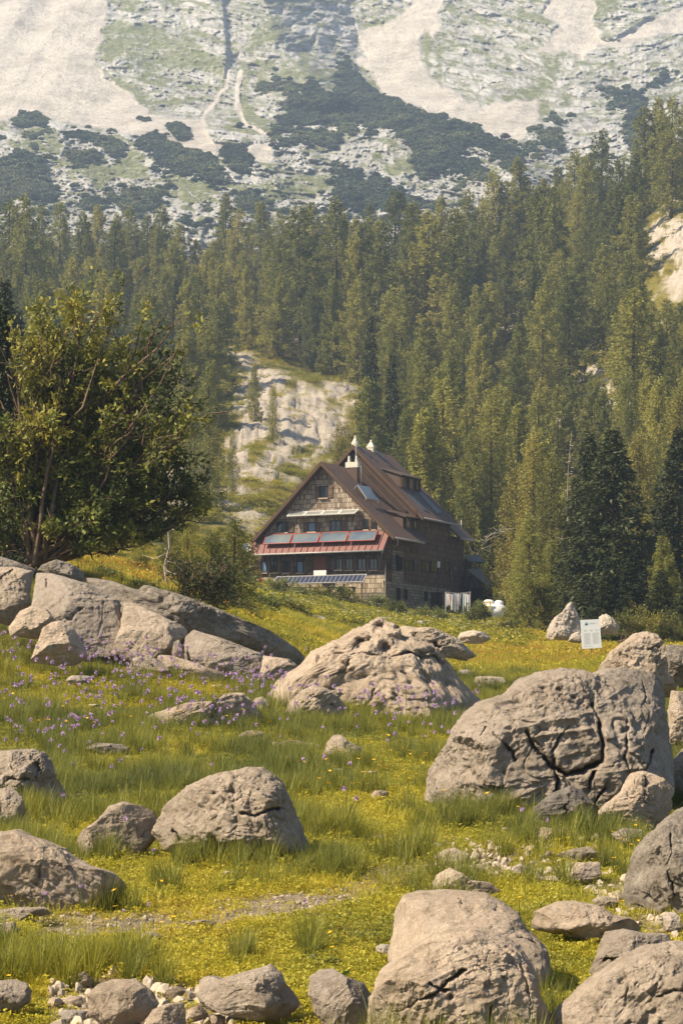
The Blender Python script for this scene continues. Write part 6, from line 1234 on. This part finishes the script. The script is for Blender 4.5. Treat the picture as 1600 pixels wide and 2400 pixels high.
# flowers
PUR = simple('purple_petals', (.50, .33, .52), .7, .15); YELP = simple('yellow_petals', (.75, .43, .015), .6, .1); ORP = simple('orange_petals', (.75, .26, .02), .6, .1); WHP = simple('cream_umbels', (.55, .55, .34), .8, .1); STEM = simple('flower_stem', (.07, .10, .025))
def flower(kind, seed, h):
    rs = np.random.default_rng(seed); mb = MB(); bend = rs.normal(size=2) * .12 * h; mb.tube([(0, 0, -.02), (bend[0] * .4, bend[1] * .4, h * .5), (bend[0], bend[1], h)], .0016, 3, False); c = np.array([bend[0], bend[1], h])
    if kind == 'purple': n = 34; d = unit(rs.normal(size=(n, 3)) + [0, 0, .4]); C = c + d * .013; A = d * .010; B = unit(np.cross(d, rs.normal(size=(n, 3)))) * .004; V, F = diam(C, A, B)
    else:
        n = 6; a = np.arange(n) * 1.047 + rs.random(); d = np.stack([np.cos(a), np.sin(a), np.full(n, .35)], 1); til = rs.normal(size=2) * .25; d[:, 2] += d[:, 0] * til[0] + d[:, 1] * til[1]; B = np.stack([-np.sin(a), np.cos(a), 0 * a], 1) * .008; V, F = diam(c + d * .009, d * .010, B)
    sv = np.array(mb.v); sf = mb.f; me = bpy.data.meshes.new('flower'); me.from_pydata([tuple(v) for v in np.concatenate([sv, V])], [], [list(f) for f in sf] + [list(f + len(sv)) for f in F])
    me.materials.append(STEM); me.materials.append(PUR if kind == 'purple' else YELP if kind == 'yellow' else ORP); me.polygons.foreach_set('material_index', [0] * len(sf) + [1] * len(F)); me.update(); return me
FP = [flower('purple', k, .22 + .04 * k) for k in range(4)]; FY = [flower('yellow', 10 + k, .12 + .04 * k) for k in range(3)]; FO = [flower('orange', 20 + k, .14) for k in range(2)]
def prob(px, py, spots): 
    r = np.zeros_like(px)
    for cx, cy, rx, ry, w_ in spots: r = np.maximum(r, w_ * np.exp(-((px - cx) / rx) ** 2 - ((py - cy) / ry) ** 2))
    return r
PS = [(330, 1570, 190, 40, 1), (120, 1560, 120, 40, .6), (250, 1660, 260, 60, .65), (200, 1760, 200, 60, .5), (560, 1660, 70, 40, .9), (700, 1655, 90, 22, 1), (960, 1680, 110, 25, 1), (950, 1730, 90, 40, .5), (640, 1530, 60, 40, .5), (680, 1500, 40, 40, .6), (420, 1740, 200, 50, .35), (1300, 1965, 160, 30, .12), (500, 1960, 300, 80, .06), (430, 2180, 300, 60, .05), (730, 2170, 40, 20, .25)]
YS = [(1450, 2040, 50, 60, 1), (860, 1850, 160, 50, .6), (1180, 1905, 100, 30, .3), (1270, 2200, 60, 40, .4), (300, 2220, 300, 80, .3), (650, 2240, 300, 60, .35), (1500, 2130, 60, 30, .8), (880, 2270, 60, 40, .5), (150, 1690, 200, 60, .15), (700, 1780, 200, 60, .12)]
def place(dmin, dmax, dens, spots):
    x, y, z = spread(dmin, dmax, dens, (0, 1600)); px = 800 + FPX * x / y; py = HZ - FPX * z / y; k = RNG.random(len(x)) < prob(px, py, spots); return x[k], y[k], z[k]
def individuals(x, y, z, kinds, cap, name, label, cat, grp, sc=1.0):
    o_ = np.argsort(y)[:cap]
    for i in o_:
        o = bpy.data.objects.new(name, kinds[RNG.integers(0, len(kinds))]); link(o); o.location = (x[i], y[i], z[i]); o.rotation_euler = (0, 0, RNG.random() * 6.28); s = RNG.uniform(.8, 1.35) * sc * (y[i] / 24 if name[0] == 'p' else y[i] / 17) ** .8; o.scale = (s, s, s); tag(o, label, cat, grp)
    return np.argsort(y)[cap:]
x, y, z = place(14, 62, 9.0, PS); rest = individuals(x, y, z, FP, 290, 'purple_flower', 'purple chive flower on a thin stem, one of those nearer the camera', 'flower', 'nearer purple chive flowers', 1.15)
n = len(rest); scatter('far_purple_flowers', np.stack([x, y, z], 1)[rest], rz(n), s3(RNG.uniform(1.7, 2.6, n)), RNG.integers(0, 4, n), FP, 'farther purple flowers dotting the meadow', 'flowers')
x, y, z = place(12.5, 50, 11, YS); individuals(x, y, z, FY, 250, 'yellow_flower', 'small bright yellow meadow flower', 'flower', 'yellow flowers in the turf', 1.0)
x, y, z = spread(68, 105, 3.5, (1060, 1460)); px = 800 + FPX * x / y; py = HZ - FPX * z / y; k = RNG.random(len(x)) < .5 * sstep(-20, 20, sdist(px, py, [(1080, 1560), (1120, 1490), (1330, 1480), (1440, 1470), (1440, 1560), (1300, 1570)])); x, y, z = x[k], y[k], z[k]
x2, y2, z2 = spread(66, 100, 3, (120, 540)); x, y, z = np.r_[x, x2], np.r_[y, y2], np.r_[z, z2]; n = len(x); scatter('orange_flowers', np.stack([x, y, z + .1], 1), rz(n), s3(RNG.uniform(1.6, 2.8, n)), RNG.integers(0, 2, n), FO, 'orange and yellow flowers tinting the far meadow', 'flowers')
for i_, (qx, qy, lb, s) in enumerate(((760, 2262, 'rosette of broad glossy green leaves behind the boulder at the bottom edge', 1.0), (800, 2300, 'small broad leaved rosette between the bottom boulders', .7), (1290, 1925, 'bright green broad leaved plant at the foot of the giant boulder', 1.2))):
    D = gdist(qx, qy); x0_ = (qx - 800) / FPX * D; rs = np.random.default_rng(90 + i_); mb = MB()
    for k in range(26):
        a = rs.random() * 6.28; L = rs.uniform(.08, .2) * s; el = rs.uniform(.2, 1.0); d = Vector((math.cos(a) * math.cos(el), math.sin(a) * math.cos(el), math.sin(el))); sd9 = Vector((-math.sin(a), math.cos(a), 0)); up = d.cross(sd9); o_ = Vector((math.cos(a), math.sin(a), 0)) * rs.uniform(0, .06)
        m1 = o_ + d * L * .35; m2 = o_ + d * L * .7 - Vector((0, 0, .01)); tp_ = o_ + d * L - Vector((0, 0, .035)); w1 = L * .26
        mb.face([o_, m1 - sd9 * w1, m1]); mb.face([o_, m1, m1 + sd9 * w1]); mb.face([m1 - sd9 * w1, m2 - sd9 * w1 * .8, m2, m1]); mb.face([m1, m2, m2 + sd9 * w1 * .8, m1 + sd9 * w1]); mb.face([m2 - sd9 * w1 * .8, tp_, m2]); mb.face([m2, tp_, m2 + sd9 * w1 * .8])
    tag(mb.build('broad_leaf_plant', HERB, None, True, (x0_, D, gz1(x0_, D))), lb, 'plant')
# umbellifers round the hut
def umbel(seed):
    rs = np.random.default_rng(seed); V0 = []; F0 = []; mb = MB(); h = rs.uniform(.7, 1.1); mb.tube([(0, 0, 0), (.05, 0, h)], .006, 4, False); n = 46; r_ = rs.random(n) ** .5 * .17; a = rs.random(n) * 6.28; C = np.stack([np.cos(a) * r_ + .05, np.sin(a) * r_, h + .03 - r_ ** 2], 1); A = np.tile([.022, 0, 0], (n, 1)); B = np.tile([0, .022, .004], (n, 1)); V, F = diam(C, A, B)
    me = bpy.data.meshes.new('umbel'); sv = np.array(mb.v); me.from_pydata([tuple(v) for v in np.concatenate([sv, V])], [], [list(f) for f in mb.f] + [list(f + len(sv)) for f in F]); me.materials.append(STEM); me.materials.append(WHP); me.polygons.foreach_set('material_index', [0] * len(mb.f) + [1] * n); me.update(); return me
UM = [umbel(k) for k in range(3)]; x, y, z = spread(120, 182, .45, (580, 1190)); k = sdist(x, y, HP) < -.8; x, y, z = x[k], y[k], z[k]; n = len(x)
scatter('umbel_flowers', np.stack([x, y, z], 1), rz(n), s3(RNG.uniform(.5, .95, n)), RNG.integers(0, 3, n), UM, 'cream umbel flowers standing in the herbs before the hut', 'flowers')

# ---------------------------------------------------------------- haze
hz_ = bpy.data.materials.new('haze'); hz_.use_nodes = True; N = hz_.node_tree; N.nodes.clear(); out = N.nodes.new('ShaderNodeOutputMaterial'); pv_ = N.nodes.new('ShaderNodeVolumePrincipled')
pv_.inputs['Color'].default_value = (.62, .78, 1.0, 1); pv_.inputs['Density'].default_value = .00027; pv_.inputs['Anisotropy'].default_value = .2; N.links.new(pv_.outputs[0], out.inputs['Volume'])
mb = MB(); mb.box((-900, -30, -12), (1800, 0, 0), (0, 1750, 0), (0, 0, 640)); o = mb.build('haze', hz_); tag(o, 'thin bluish summer haze filling the valley', 'haze', kind='stuff')
